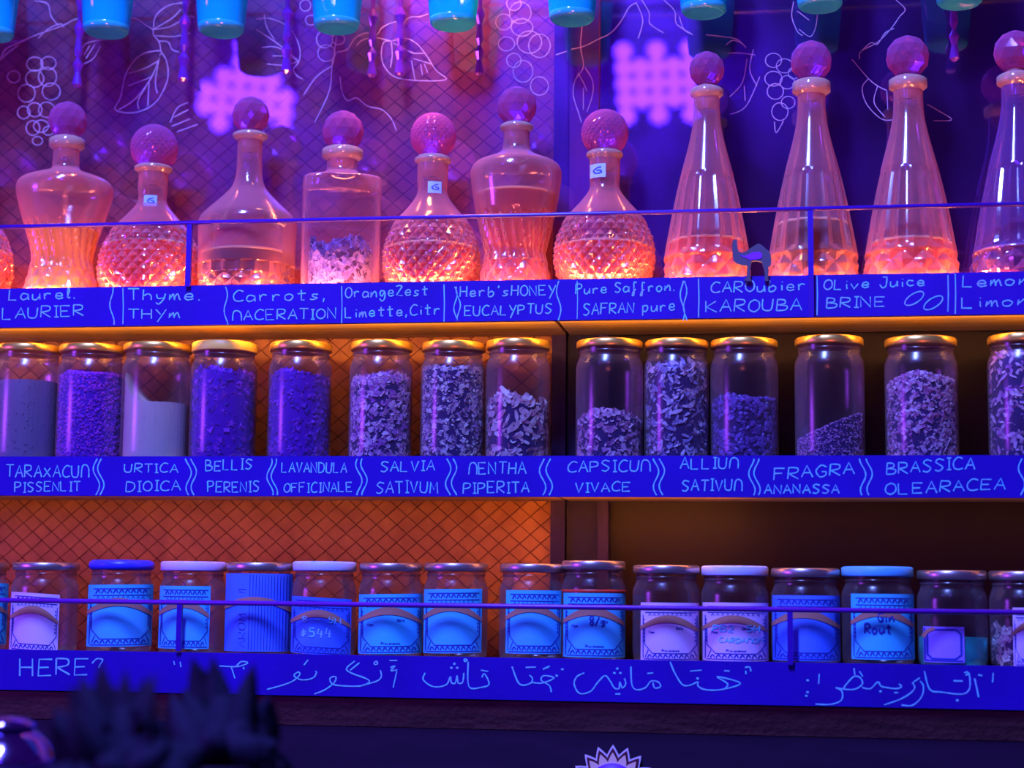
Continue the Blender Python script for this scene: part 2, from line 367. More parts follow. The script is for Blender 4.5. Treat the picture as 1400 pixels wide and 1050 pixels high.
# shelves
def fr(px, py): return P(px, py, -.0006)
ZF = {'top': (1.927, 1.871), 'middle': (1.687, 1.632), 'bottom': (1.418, 1.363)}
def shelf(name, key, zt, label):
    z1, z0 = ZF[key]
    s = thing('wall_shelf', label, 'shelf', (0, .08, z0))
    def ob(mb, n, m, sm=False):
        o = mb.obj(n, m, s, sm); o.matrix_parent_inverse = s.matrix_basis.inverted(); return o
    ob(MB().box((XL, 0, z0), (XR, .011, z1)), 'fascia', M['fascia'])
    xs = P(757, 440, .0).x
    ob(MB().box((XL, .0115, z0+.003), (xs-.003, .162, zt)), 'board', M['wood'])
    ob(MB().box((xs+.003, .0115, z0+.003), (XR, .162, zt)), 'board', M['wood'])
    ob(MB().box((xs-.002, .02, z0+.012), (xs+.002, .162, zt-.001)), 'joint', M['post'])
    return s, ob
s_top, ob_top = shelf('top', 'top', ZT, 'top shelf carrying the decanters, blue chalk-lettered edge and thin guard rail')
s_mid, ob_mid = shelf('middle', 'middle', ZM, 'middle shelf under the herb jars, blue edge chalked with Latin plant names')
s_bot, ob_bot = shelf('bottom', 'bottom', ZB, 'lowest shelf under the paper-labelled jars, blue edge with Arabic chalk writing')

def chalk(ob, name, fill):
    mb = MB(); fill(mb); return ob(mb, name, M['chalk'])
CW = 1.65
def T(*a, **k): return lambda mb: write(mb, *a, fn=fr, w=CW, **k)
top_words = [
 [('Laurel.', 12, 108, 410, 408, 15), ('LAURIER', 3, 118, 436, 431, 15)],
 [('Thyme.', 175, 280, 410, 410, 15), ('THYm', 175, 250, 436, 434, 13)],
 [('Carrots,', 319, 450, 412, 409, 15), ('MACERATION', 318, 463, 438, 435, 14)],
 [('OrangeZest', 472, 588, 407, 403, 14), ('Limette,Citr', 472, 605, 434, 429, 14)],
 [("Herb'sHONEY", 629, 762, 406, 403, 14), ('EUCALYPTUS', 635, 757, 432, 428, 13)],
 [('Pure Saffron.', 787, 926, 402, 397, 14), ('SAFRAN pure', 797, 926, 431, 424, 15)],
 [('CAROubier', 972, 1106, 400, 396, 15), ('KAROUBA', 965, 1100, 427, 424, 16)],
 [('OLive Juice', 1126, 1268, 396, 390, 14), ('BRINE', 1130, 1214, 421, 418, 14)],
 [('Lemon', 1316, 1412, 392, 388, 15), ('Limon', 1315, 1412, 421, 416, 15)]]
for wd in top_words:
    mb = MB()
    for (t, a, b, y0, y1, h) in wd: write(mb, t, a, b, y0, y1, h, fr, CW)
    ob_top(mb, 'chalk_lettering', M['chalk'])
mb = MB()
for x in (152, 308, 622, 626, 763, 932, 936):
    mb = MB(); wavy(mb, x, 392 if x < 700 else 384, 444 if x < 500 else 438, fr, 1.5, 2.6, x); ob_top(mb, 'chalk_divider', M['chalk'])
for x, a, b in ((168, 394, 443), (467, 391, 442), (607, 389, 440), (789, 384, 436), (955, 381, 434), (1117, 377, 431), (1296, 376, 426), (1306, 374, 429)):
    mb = MB(); ribbon(mb, [(x, a), (x+.6, (a+b)/2), (x, b)], 1.3, fr); ob_top(mb, 'chalk_divider', M['chalk'])
for cx, cy in ((1250, 408), (1276, 414)):
    mb = MB(); ribbon(mb, [(cx+15*math.cos(t)*.85-5*math.sin(t)*.5, cy-15*math.cos(t)*.5-6*math.sin(t)) for t in [2*PI*k/20 for k in range(21)]], 1.5, fr); ob_top(mb, 'olive_drawing', M['chalk'])
mid_words = [
 [('TARAXACUM', 8, 124, 652, 652, 16), ('PISSENLIT', 20, 112, 673, 671, 13)],
 [('URTICA', 170, 246, 646, 646, 12), ('DIOICA', 172, 250, 672, 670, 14)],
 [('BELLIS', 281, 347, 644, 641, 14), ('PERENIS', 284, 357, 673, 672, 15)],
 [('LAVANDULA', 385, 476, 646, 646, 14), ('OFFICINALE', 388, 484, 673, 672, 13)],
 [('SALVIA', 520, 597, 645, 643, 14), ('SATIVU&', 514, 601, 674, 674, 16)],
 [('MENTHA', 641, 722, 649, 647, 16), ('PIPERITA', 633, 726, 675, 673, 15)],
 [('CAPSICUM', 776, 892, 645, 644, 15), ('VIVACE', 786, 865, 673, 671, 13)],
 [('ALLIUM', 930, 1012, 641, 640, 15), ('SATIVUM', 932, 1017, 671, 671, 15)],
 [('FRAGRA', 1058, 1172, 656, 647, 16), ('ANANASSA', 1045, 1150, 675, 674, 12)],
 [('BRASSICA', 1212, 1336, 648, 640, 16), ('OLEARACEA', 1210, 1378, 676, 668, 15)]]
for wd in mid_words:
    mb = MB()
    for (t, a, b, y0, y1, h) in wd: write(mb, t, a, b, y0, y1, h, fr, CW)
    ob_mid(mb, 'chalk_lettering', M['chalk'])
mb = MB()
for x in (131, 137, 257, 264, 368, 374, 490, 497, 612, 620, 741, 750, 896, 904, 1027, 1034, 1179, 1188, 1396):
    mb = MB(); wavy(mb, x, 627, 677, fr, 1.7, 4, x*.02); ob_mid(mb, 'chalk_divider', M['chalk'])
# bottom edge: Latin letters at the left and the Arabic line, stroke by stroke
def strokes(mb, ox, oy, lst, w=1.7):
    for st in lst: ribbon(mb, smooth_line([(ox+a/4, oy+b/4) for a, b in st], 5), w, fr)
def dot(mb, ox, oy, pts, r=1.6):
    for a, b in pts: ribbon(mb, [(ox+a/4-r, oy+b/4), (ox+a/4, oy+b/4), (ox+a/4+r, oy+b/4+.3)], 2.6, fr)
mb = MB(); write(mb, 'HERE', 27, 126, 925, 921, 23, fr, 2.0); write(mb, '?', 126, 146, 925, 922, 24, fr, 1.8); ob_bot(mb, 'chalk_lettering', M['chalk'])
mb = MB(); strokes(mb, 0, 720, [[(950, 735), (955, 755)], [(985, 740), (990, 768)], [(1200, 762), (1300, 765), (1355, 745), (1320, 738), (1290, 765)], [(1265, 768), (1285, 830)], [(1330, 768), (1335, 780)]])
ob_bot(mb, 'arabic_lettering', M['chalk'])
mb = MB(); strokes(mb, 350, 720, [[(60, 890), (140, 868), (200, 845), (238, 812), (232, 795), (208, 815), (250, 838), (310, 828), (330, 800), (325, 790)], [(285, 728), (262, 757)],
 [(320, 915), (380, 890), (430, 850), (435, 820), (405, 830), (420, 862), (500, 872), (580, 870), (620, 850), (600, 830), (520, 800), (495, 775), (540, 735)], [(565, 745), (515, 785)],
 [(580, 868), (660, 845), (685, 820), (680, 785)], [(645, 745), (658, 736), (665, 750), (650, 754), (645, 745)], [(770, 790), (750, 880)], [(735, 770), (760, 762), (738, 788), (772, 783)], [(730, 732), (772, 732)]])
ob_bot(mb, 'arabic_lettering', M['chalk'])
mb = MB(); strokes(mb, 350, 720, [[(925, 800), (915, 838), (970, 875), (1040, 865), (1062, 820), (1068, 852), (1090, 855), (1100, 815), (1106, 855), (1130, 850), (1137, 800)], [(1160, 740), (1165, 875), (1240, 877), (1275, 860), (1250, 805), (1235, 825)], [(1230, 785), (1270, 792)],
 [(1140, 722), (1155, 730), (1142, 738), (1138, 724)]]); dot(mb, 350, 720, [(1085, 750), (1068, 772), (1100, 772)])
ob_bot(mb, 'arabic_lettering', M['chalk'])
mb = MB(); strokes(mb, 700, 720, [[(0, 765), (40, 860), (100, 857), (112, 830), (95, 812)], [(75, 770), (130, 768)], [(110, 852), (165, 855), (230, 828), (175, 815), (160, 840), (205, 870), (215, 905)], [(170, 780), (205, 762), (190, 775)]]); dot(mb, 700, 720, [(245, 815), (275, 780)])
ob_bot(mb, 'arabic_lettering', M['chalk'])
mb = MB(); strokes(mb, 700, 720, [[(395, 800), (355, 820), (340, 862), (370, 912), (430, 900), (470, 850), (510, 815), (540, 850), (560, 882), (585, 885), (590, 850), (603, 882), (622, 860), (615, 830)], [(565, 915), (592, 915)],
 [(650, 765), (655, 860), (680, 892), (730, 880), (760, 845), (800, 850), (812, 875), (780, 882), (770, 850)], [(740, 803), (772, 800)]]); dot(mb, 700, 720, [(560, 800), (592, 800), (575, 776)])
ob_bot(mb, 'arabic_lettering', M['chalk'])
mb = MB(); strokes(mb, 700, 720, [[(865, 740), (890, 800), (930, 862), (970, 868), (1015, 850), (1018, 872), (1060, 892), (1150, 890), (1250, 856), (1120, 820), (1180, 860), (1155, 892)], [(975, 790), (1037, 785)], [(1160, 788), (1190, 790)], [(1275, 770), (1300, 768), (1306, 792)], [(1278, 788), (1280, 806)]]); dot(mb, 700, 720, [(1015, 830)])
ob_bot(mb, 'arabic_lettering', M['chalk'])
mb = MB(); strokes(mb, 1050, 720, [[(280, 805), (277, 860)], [(260, 970), (340, 972), (400, 950), (405, 902), (370, 880), (402, 887), (470, 890), (515, 862), (505, 827), (470, 820), (430, 860), (412, 886)], [(470, 775), (475, 812)], [(500, 790), (518, 820)],
 [(515, 880), (560, 886), (600, 850), (618, 872), (650, 880), (700, 886), (730, 876), (716, 860)], [(690, 908), (712, 908)], [(635, 975), (720, 945), (780, 910), (802, 880), (790, 852)], [(730, 975), (790, 977), (840, 930), (850, 872), (832, 845)], [(795, 850), (830, 827)]])
dot(mb, 1050, 720, [(615, 900), (217, 840), (217, 905), (210, 925)])
ob_bot(mb, 'arabic_lettering', M['chalk'])
mb = MB(); strokes(mb, 1050, 720, [[(855, 790), (885, 890), (950, 905), (1060, 916), (1100, 890), (1105, 840), (1098, 800)], [(1015, 843), (1065, 845)], [(1072, 800), (1088, 795), (1096, 805), (1080, 812)], [(1130, 830), (1152, 932)], [(1150, 810), (1172, 815)], [(1232, 800), (1228, 852)]]); dot(mb, 1050, 720, [(1035, 950)])
ob_bot(mb, 'arabic_lettering', M['chalk'])
# guard rails and their posts
def rail(ob, y0, y1, yl, posts, pb, r=.0031):
    a = P(0, y0, -.004); b = P(1400, y1, -.004); m = P(700, yl, -.004); z = (a.z+b.z+m.z)/3
    ob(MB().tube([(XL, -.004, z), (XR, -.004, z)], r, 8), 'guard_rail', M['rail'] if pb == 0 else M['rail_violet'], True)
    for x, bot in posts:
        q = P(x, yl, -.004); e = P(x, bot, -.004)
        ob(MB().box((q.x-.0036, -.0062, e.z), (q.x+.0036, -.0008, z)), 'rail_post', M['rail'])
rail(ob_top, 311, 276, 297, [(260, 392), (1108, 434)], 0)
rail(ob_mid if False else ob_bot, 822, 836, 829, [(246, 890), (1080, 909)], 1, .0034)

# moulding and cabinet below the lowest shelf
tag(MB().add([(XL, .004, 1.361), (XR, .004, 1.361), (XR, .03, 1.322), (XL, .03, 1.322), (XL, .05, 1.361), (XR, .05, 1.361), (XR, .05, 1.322), (XL, .05, 1.322)],
    [(0, 3, 2, 1), (4, 5, 6, 7), (0, 1, 5, 4), (3, 7, 6, 2), (0, 4, 7, 3), (1, 2, 6, 5)]).obj('trim_3', M['mould'], smooth=False), kind='structure')
tag(MB().box((XL, .03, .2), (XR, .06, 1.321)).obj('wall_lower', M['plinth'], smooth=False), kind='structure')
tag(MB().box((-2.6, -3.4, .17), (2.2, .25, .2)).obj('floor', M['plinth'], smooth=False), kind='structure')

# ------------------------------------------------------------------ mirror with chalk drawings
YM = .1535
mir = thing('mirror', 'dusty reflecting glass pane behind the decanters, chalked with leaves and grapes', 'mirror', (0, YM, ZT))
def mobj(mb, n, m):
    o = mb.obj(n, m, mir, False); o.matrix_parent_inverse = mir.matrix_basis.inverted(); return o
XQ = P(819, 200, YM).x
mobj(MB().box((XL, YM, ZT+.001), (XQ-.001, YM+.004, 2.75)), 'glass_pane', M['mirror'])
mobj(MB().box((XQ+.001, YM, ZT+.001), (XR, YM+.004, 2.75)), 'glass_pane', M['mirror'])
def fm(px, py): return P(px, py, YM-.0008)
def circ(cx, cy, r):
    e = random.uniform(.8, 1.1); a0 = random.uniform(0, 6)
    return [(cx+r*math.cos(a0+2*PI*k/14*1.03), cy+r*e*math.sin(a0+2*PI*k/14*1.03)) for k in range(15)]
def drawing(name, ox, lst, circles=(), w=.95):
    mb = MB()
    for st in lst: ribbon(mb, smooth_line([(ox+a/4, b/4) for a, b in st], 5), w, fm)
    for cx, cy, r in circles: ribbon(mb, circ(ox+cx/4, cy/4, r/4), w, fm)
    mobj(mb, name, M['chalk_white'])
drawing('vine_drawing', 0, [[(0, 330), (30, 270), (100, 235), (200, 190), (330, 145), (400, 110), (460, 90)], [(210, 210), (260, 160), (330, 130), (350, 150)], [(190, 5), (260, 20), (280, 90), (320, 140)], [(95, 250), (40, 290), (10, 320)]])
drawing('grape_drawing', 0, [], [(190, 350, 45), (265, 345, 42), (75, 420, 35), (145, 510, 48), (190, 430, 50), (260, 420, 50), (280, 500, 50), (130, 615, 35), (190, 600, 40), (255, 600, 45), (180, 700, 38), (225, 690, 42), (265, 715, 30), (205, 770, 28)])
drawing('leaf_drawing', 0, [[(880, 275), (770, 300), (690, 400), (660, 530), (630, 600), (740, 615), (850, 560), (915, 440), (912, 340), (880, 280)], [(880, 290), (830, 420), (740, 540), (650, 600)], [(870, 330), (790, 375), (705, 400)], [(830, 420), (700, 470)], [(800, 470), (755, 550), (760, 595)], [(815, 450), (808, 580)], [(875, 300), (850, 440), (860, 510)]])
drawing('leaf_drawing', 0, [[(840, 165), (850, 90), (920, 30), (1010, 15)], [(840, 160), (940, 100), (990, 50)], [(840, 160), (930, 145), (1030, 90), (1060, 95)], [(850, 195), (950, 200), (1040, 180)], [(720, 95), (760, 110), (800, 140), (835, 160), (840, 190), (870, 230), (880, 280)], [(870, 225), (920, 230), (940, 270), (980, 285)]])
drawing('leaf_drawing', 0, [[(455, 350), (510, 320), (550, 250)], [(450, 260), (490, 230), (630, 210)], [(460, 300), (490, 250)], [(470, 320), (520, 240)]])
drawing('leaf_drawing', 0, [[(930, 670), (970, 590), (1030, 560)], [(940, 690), (1040, 650)], [(970, 720), (1080, 680)], [(950, 640), (1030, 600)]])
drawing('leaf_drawing', 350, [[(0, 105), (70, 100), (150, 130), (210, 190), (240, 270), (235, 335), (205, 380), (225, 415), (255, 432)], [(0, 160), (120, 240), (230, 330)], [(30, 260), (120, 260), (230, 330)], [(45, 80), (60, 150), (100, 215)], [(90, 305), (180, 310), (235, 335)], [(60, 350), (150, 355), (235, 335)]])
drawing('grape_drawing', 350, [], [(375, 215, 45), (385, 290, 48), (450, 215, 35), (300, 110, 30), (270, 30, 30)])
drawing('vine_drawing', 350, [[(440, 200), (430, 270), (415, 360), (400, 500), (320, 670)], [(415, 360), (330, 420), (260, 520)], [(420, 350), (440, 290), (500, 270), (540, 210), (600, 180), (660, 190), (690, 150), (760, 120), (800, 130), (840, 95), (900, 90), (940, 75)], [(550, 250), (580, 220), (650, 205), (740, 225)]])
drawing('leaf_drawing', 350, [[(740, 225), (700, 230), (685, 290), (700, 360), (760, 420), (880, 440), (1040, 435), (985, 385), (930, 300), (880, 240), (820, 210), (740, 225)], [(740, 230), (745, 300), (735, 370)], [(750, 235), (800, 260), (860, 290), (920, 290)], [(860, 320), (960, 350)], [(900, 350), (910, 410)], [(850, 330), (870, 440)], [(920, 350), (940, 400)]])
drawing('vine_drawing', 350, [[(460, 420), (470, 500), (500, 550), (550, 535), (610, 580), (690, 600), (740, 650), (768, 715)]])
drawing('grape_drawing', 700, [], [(45, 70, 60), (95, 230, 68), (55, 150, 60), (150, 250, 60), (60, 390, 55), (150, 470, 50), (10, 20, 40), (-45, 120, 45), (-30, 240, 45), (10, 330, 40)])
drawing('leaf_drawing', 700, [[(385, 130), (375, 250), (390, 340), (385, 380), (345, 440), (335, 520), (365, 620), (380, 670)], [(400, 370), (440, 440), (440, 520), (410, 610)], [(390, 480), (390, 600)], [(360, 400), (390, 450), (410, 500)]])
drawing('vine_drawing', 700, [[(325, 270), (400, 250), (470, 215), (540, 180), (600, 110), (640, 40), (680, 15)], [(680, 15), (715, 110), (690, 210)], [(710, 0), (750, 70), (755, 130), (830, 180)], [(830, 0), (890, 60), (900, 130), (990, 190)], [(915, 90), (940, 160), (990, 190)], [(300, 280), (240, 300)]])
drawing('vine_drawing', 700, [[(1060, 190), (1150, 200), (1230, 215), (1280, 260)], [(1170, 245), (1210, 220), (1260, 240)], [(1285, 320), (1260, 450), (1190, 530)], [(1320, 270), (1300, 380), (1340, 470)], [(1355, 420), (1280, 580), (1195, 625)], [(1270, 470), (1275, 550)], [(1180, 290), (1250, 290), (1330, 300)]])
drawing('grape_drawing', 1050, [[(35, 665), (45, 725), (85, 660)]], [(30, 330, 45), (90, 360, 45), (30, 430, 48), (105, 450, 40), (40, 500, 45), (65, 610, 45), (140, 400, 30), (110, 560, 38)])
drawing('vine_drawing', 1050, [[(700, 0), (750, 50), (720, 90), (670, 160), (600, 230), (510, 280), (500, 320)], [(690, 155), (640, 180), (600, 240), (560, 235), (500, 290)], [(140, 10), (130, 90), (160, 170), (190, 195)], [(160, 60), (225, 110)], [(270, 80), (260, 150), (230, 200), (170, 160)]])
drawing('leaf_drawing', 1050, [[(460, 325), (550, 430), (600, 470), (650, 495)], [(550, 430), (515, 480), (540, 570), (620, 650), (690, 655)], [(600, 470), (580, 560), (640, 640)], [(650, 500), (655, 600)]])
drawing('vine_drawing', 1050, [[(870, 570), (940, 610), (1005, 655), (905, 660)]])

# ------------------------------------------------------------------ violet LED lamps (seen reflected in the mirror)
def led_lamp(px, py, rows, label):
    Yv = 2*YM+2.45; c = P(px, py, Yv); c = Vector((c.x, 2*YM-c.y, c.z))
    t = thing('led_lamp', label, 'lamp', c)
    d = (Vector((-.4, 0, 1.6))-c).normalized(); q = d.to_track_quat('Z', 'Y'); t.rotation_mode = 'QUATERNION'; t.rotation_quaternion = q
    pit = .049; n = max(len(r) for r in rows)
    MB().box((-n*pit/2, -len(rows)*pit/2, -.035), (n*pit/2, len(rows)*pit/2, -.004)).obj('housing', M['lamp_body'], t, False)
    bars = MB().box((-.012, -.012, -.07), (.012, .012, -.03)); bars.obj('bracket', M['steel'], t, False)
    for j, row in enumerate(rows):
        for i, chh in enumerate(row):
            if chh != '#': continue
            x = (i-(n-1)/2)*pit; y = ((len(rows)-1)/2-j)*pit
            MB().add([(x+pit*.56*math.cos(2*PI*k/8), y+pit*.56*math.sin(2*PI*k/8), .0+.0005*((i+j) % 2)) for k in range(8)], [tuple(range(8))]).obj('led', M['led'], t, False)
    return t
led_lamp(338, 118, ['.#.#..', '.###..', '.####.', '######', '######', '#.#.#.'], 'violet LED panel of stepped outline, reflected above the left decanters')
led_lamp(899, 113, ['#.#.#', '#####', '#####', '#####', '#.#.#'], 'square violet LED panel, reflected in the right mirror pane')

# ------------------------------------------------------------------ decanters
def tri(x): x = x % 1; return abs(2*x-1)
YB = .075
def faceted_ball(mb, r, c, n=10, rows=6):
    pr = []
    for i in range(rows+1):
        a = PI*(.06+.88*i/rows); pr.append((r*math.sin(a)*1.0, r*math.cos(a)))
    pr = pr[::-1]
    for j in range(len(pr)-1):
        pass
    vs = []
    for j, (rr, z) in enumerate(pr):
        off = (j % 2)*PI/n
        for k in range(n): vs.append((c[0]+rr*math.cos(2*PI*k/n+off), c[1]+rr*math.sin(2*PI*k/n+off), c[2]+z))
    fs = []
    for j in range(len(pr)-1):
        for k in range(n):
            k2 = (k+1) % n; a, b, cc, d = j*n+k, j*n+k2, (j+1)*n+k2, (j+1)*n+k
            if j % 2 == 0: fs += [(a, b, d), (b, cc, d)]
            else: fs += [(a, b, cc), (a, cc, d)]
    fs += [tuple(range(n))[::-1], tuple(range((len(pr)-1)*n, len(pr)*n))]
    mb.add(vs, fs)
def cut_ball(mb, r, c):
    pr = []
    for i in range(41):
        a = PI*(.04+.92*i/40); pr.append((r*math.sin(a), -r*math.cos(a), i))
    prof = [(p[0], p[1]) for p in pr]
    def mod(a, z):
        v = math.acos(max(-1, min(1, -z/r)))/PI
        return 1-.035*max(tri(a/(2*PI)*22+v*11), tri(a/(2*PI)*22-v*11))*math.sin(PI*v)
    mb.lathe(prof, 96, mod, c, True, True)
def interp(prof, n=5):
    out = []
    for i in range(len(prof)-1):
        a, b = prof[i], prof[i+1]; k = max(1, int(abs(b[1]-a[1])/2.2))
        out += [(a[0]+(b[0]-a[0])*t/k, a[1]+(b[1]-a[1])*t/k) for t in range(k)]
    return out+[prof[-1]]
def smooth_prof(prof):
    q = smooth_line(prof, 6); out = [q[0]]
    for a, b in zip(q, q[1:]):
        k = max(1, int(abs(b[1]-a[1])/1.3)); out += [(a[0]+(b[0]-a[0])*i/k, a[1]+(b[1]-a[1])*i/k) for i in range(1, k+1)]
    return out
def decanter(cx, rimhw, rimy0, rimy1, prof, ball, mod, liq, label, seg=144, glass='decanter', square=0, balltype='facet', smooth=False, stx=None, stickers=(), rotz=0, ballmat='stopper'):
    """prof: outline below the rim as (half width, row) from the neck down; real size from the row scale at the shelf's middle depth"""
    s = SC(cx, 300, YB); base = P(cx, 396, YB)
    t = thing('decanter', label, 'decanter', (base.x, YB, ZT), 'glass decanters on the top shelf')
    def z(py): return P(cx, py, YB).z-ZT
    p = smooth_prof(prof); p = [(a*s, z(b)) for a, b in p]; p = [q for q in p if q[1] > .002]
    p.append((p[-1][0]*.985, .0015)); p.append((p[-1][0]*.92, .0))
    def mm(a, zz):
        f = 1
        if square:
            k = max(0, min(1, (z(prof[3][1])-zz)/.012)); n = 2+square*k
            f = (abs(math.cos(a))**n+abs(math.sin(a))**n)**(-1/n)
            f *= (1-.14*k)
        return f*(mod(a, zz) if mod else 1)
    body = MB().lathe(p, seg, mm, cap1=True, rot=rotz); body.obj('body', M[glass], t, smooth)
    r0 = p[0][0]; zr0, zr1 = z(rimy0), z(rimy1)
    MB().lathe([(r0*.9, zr0-.0005), (rimhw*s*.9, zr0), (rimhw*s, zr0-.002), (rimhw*s, zr1+.002), (rimhw*s*.88, zr1), (r0, zr1-.003)], 48).obj('neck_rim', M['collar'], t)
    cy, br, kind = ball
    st = MB(); c = (0, 0, z(cy))
    (faceted_ball if kind == 'facet' else cut_ball)(st, br*s, c)
    so = st.obj('stopper', M[ballmat], t, False)
    zt = z(cy+br*.93)
    MB().lathe([(br*s*.45, zt+.003), (br*s*.38, zt-.002), (r0*.98, zr0+.002), (r0*.96, zr0-.004), (r0*.80, zr0-.018), (r0*.74, zr0-.026), (r0*.3, zr0-.028)], 40, cap0=True, cap1=True).obj('plug', M['plug'], so)
    if liq:
        ly, lm = liq; zl = z(ly)
        q = [(a*.93, b) for a, b in p if .004 < b < zl]
        if q:
            r1 = q[0][0]; q = [(r1, zl)]+q; q.append((q[-1][0]*.95, .003))
            lo = MB().lathe(q, seg, mm, cap0=True, cap1=True, rot=rotz).obj('liquid', M[lm], t, smooth)
            rr = r1*1.0
            mb = MB(); n = 72; ring = []
            for k in range(n):
                a = 2*PI*k/n; r_ = rr*mm(a, zl)
                for (dr, dz) in ((0, -.0018), (.0016, 0), (0, .0018), (-.003, 0)):
                    ring.append(((r_+dr)*math.cos(a+rotz), (r_+dr)*math.sin(a+rotz), zl+dz))
            mb.add(ring, [(k*4+j, k*4+(j+1) % 4, ((k+1) % n)*4+(j+1) % 4, ((k+1) % n)*4+j) for k in range(n) for j in range(4)])
            mb.obj('meniscus', M['meniscus'], lo)
    for (sx, sy, sw, sh) in stickers:
        a0 = -PI/2+(sx-cx)/ (r0/s)*.9-.13
        dz = sh*s/2; da = sw*s/2/r0*1.1; zc = z(sy); R = r0*1.07+.0006
        vs = [(R*math.cos(a0+da*i/3), R*math.sin(a0+da*i/3), zc+dz*k) for k in (-1, 1) for i in range(-3, 4)]
        so2 = MB().add(vs, [(i, i+1, i+8, i+7) for i in range(6)]).obj('sticker', M['sticker'], t)
        mb = MB(); ribbon(mb, smooth_line([(.5, .6), (.1, .5), (-.4, .0), (-.1, -.5), (.5, -.4), (.4, .0), (.0, .0)], 4), .2, lambda u, v: ((R+.0004)*math.cos(a0+da*u), (R+.0004)*math.sin(a0+da*u), zc+dz*v*.8))
        mb.obj('sticker_mark', M['ink'], so2)
    return t, s, z, p
def m_flutes(n, amp, zlo, zhi):
    def f(a, z):
        if not zlo < z < zhi: return 1
        k = min(1, (zhi-z)/.008)
        return 1-amp*k*abs(math.cos(n*a/2))
    return f
def m_diamond(n, amp, pitch, zlo, zhi):
    def f(a, z):
        if not zlo < z < zhi: return 1
        k = min(1, (z-zlo)/.006, (zhi-z)/.006)
        u = n*a/(2*PI); v = z/pitch
        return 1-amp*k*max(tri(u+v), tri(u-v))
    return f
def m_cone(a, z):
    u = a/(2*PI)
    if z < .046:
        k = min(1, (.046-z)/.005); v = z/.030
        return 1-.085*k*max(tri(12*u+v), tri(12*u-v))
    k = max(0, min(1, (.165-z)/.010)); kk = min(1, (z-.046)/.008)
    return 1-.05*k*kk*abs(math.cos(9*a))-.0
def m_hour(a, z):
    u = a/(2*PI); k = 1 if z < .105 else max(0, 1-(z-.105)/.012)
    if z < .045: return 1-.07*max(tri(14*u+z/.030), tri(14*u-z/.030))
    return 1-.055*k*abs(math.cos(12*a+z*40))
def m_band(a, z):
    u = a/(2*PI)
    if z < .030: return 1-.07*max(tri(16*u+z/.020), tri(16*u-z/.020))
    if z < .045: return 1-.05*abs(math.cos(10*a))
    return 1
def m_corner(a, z): return 1
rp = [(22, 24), (22, 45), (24, 62), (36, 76), (52, 92), (66, 112), (72, 136), (72, 150), (66, 168), (54, 182), (50, 190)]
def roundp(hn, hw, y): # y of rim bottom
    k = hw/72.
    return [(a*k if i > 2 else hn, y+b*1.0) for i, (a, b) in enumerate([(20, 2), (20, 24), (21, 42), (34, 60), (54, 82), (68, 108), (72, 132), (71, 148), (64, 168), (52, 184), (48, 192)])]
dm = m_diamond(26, .075, .0175, .004, .100)
decanter(-52, 25, 226, 234, roundp(20, 68, 232), (200, 32, 'cut'), dm, (346, 'liq_orange'), 'round cut-glass decanter cropped by the left edge of the picture, orange liquid', seg=234)
decanter(83, 24, 190, 203, [(18, 205), (18, 222), (21, 233), (44, 242), (61, 250), (65, 264), (59, 288), (51, 315), (44, 338), (41, 356), (44, 372), (49, 388), (51, 400)], (166, 27, 'facet'), m_hour, (316, 'liq_yellow'), 'hourglass decanter holding glowing yellow oil, above the chalked word Laurier')
decanter(204, 26, 228, 235, roundp(20, 72, 236), (203, 33, 'cut'), dm, (338, 'liq_orange'), 'round diamond-cut decanter of orange liquid behind the left rail post', seg=234, stickers=[(212, 279, 15, 15)])
decanter(336, 24, 183, 190, [(17, 191), (17, 215), (18, 240), (24, 258), (40, 275), (60, 294), (66, 303), (67, 312), (66, 340), (66, 370), (66, 390), (65, 400)], (158, 26, 'facet'), m_band, (349, 'liq_amber'), 'long-necked decanter with flat shoulders and dark amber liquid, above Maceration')
d4, s4, z4, p4 = decanter(464, 28, 204, 217, [(21, 218), (21, 226), (23, 236), (40, 244), (57, 250), (61, 262), (61, 290), (61, 330), (61, 370), (61, 400)], (180, 29, 'facet'), None, None, 'square clear decanter holding dried citrus peel, no liquid', glass='decanter_clear', square=5, smooth=True, rotz=.30, seg=96)
decanter(589, 25, 216, 223, roundp(21, 68.5, 224), (186, 32, 'cut'), dm, (341, 'liq_red'), 'round diamond-cut decanter of red liquid between the square and the tall hourglass ones', seg=234, stickers=[(600, 261, 16, 16)])
decanter(704, 23, 171, 178, [(18, 179), (18, 194), (21, 207), (36, 216), (55, 224), (62, 234), (62, 248), (57, 280), (51, 310), (44, 338), (42, 348), (46, 364), (50, 384), (52, 400)], (146, 28, 'facet'), m_hour, (268, 'liq_red'), 'tall hourglass decanter with deep red liquid above Eucalyptus', ballmat='stopper')
decanter(826, 25, 208, 216, roundp(21, 71, 217), (182, 33, 'cut'), dm, (339, 'liq_orange'), 'round diamond-cut decanter with a blue marked sticker on its neck', seg=234, stickers=[(820, 238, 21, 19)])
cone = lambda y, k, n: [(n, y), (n, y+16), (n+2, y+38), (n+8, y+66), (n+17, y+100), (n+26, y+138), (n+34, y+178), (n+41, y+218), (n+44.5*k, y+245), (n+47*k, y+262), (n+47*k, y+285)]
decanter(967, 23, 122, 132, cone(136, .98, 18), (95, 25, 'facet'), m_cone, (332, 'liq_orange'), 'conical fluted decanter of orange liquid, left of the camel', stx=965)
decanter(1112, 26, 112, 128, cone(130, 1.01, 19), (84, 29, 'facet'), m_cone, (308, 'liq_brown'), 'conical fluted decanter of olive brown liquid behind the right rail post')
decanter(1246, 26, 108, 122, cone(125, 1.04, 20), (78, 30, 'facet'), m_cone, (334, 'liq_bright'), 'conical fluted decanter with bright orange liquid above Brine')
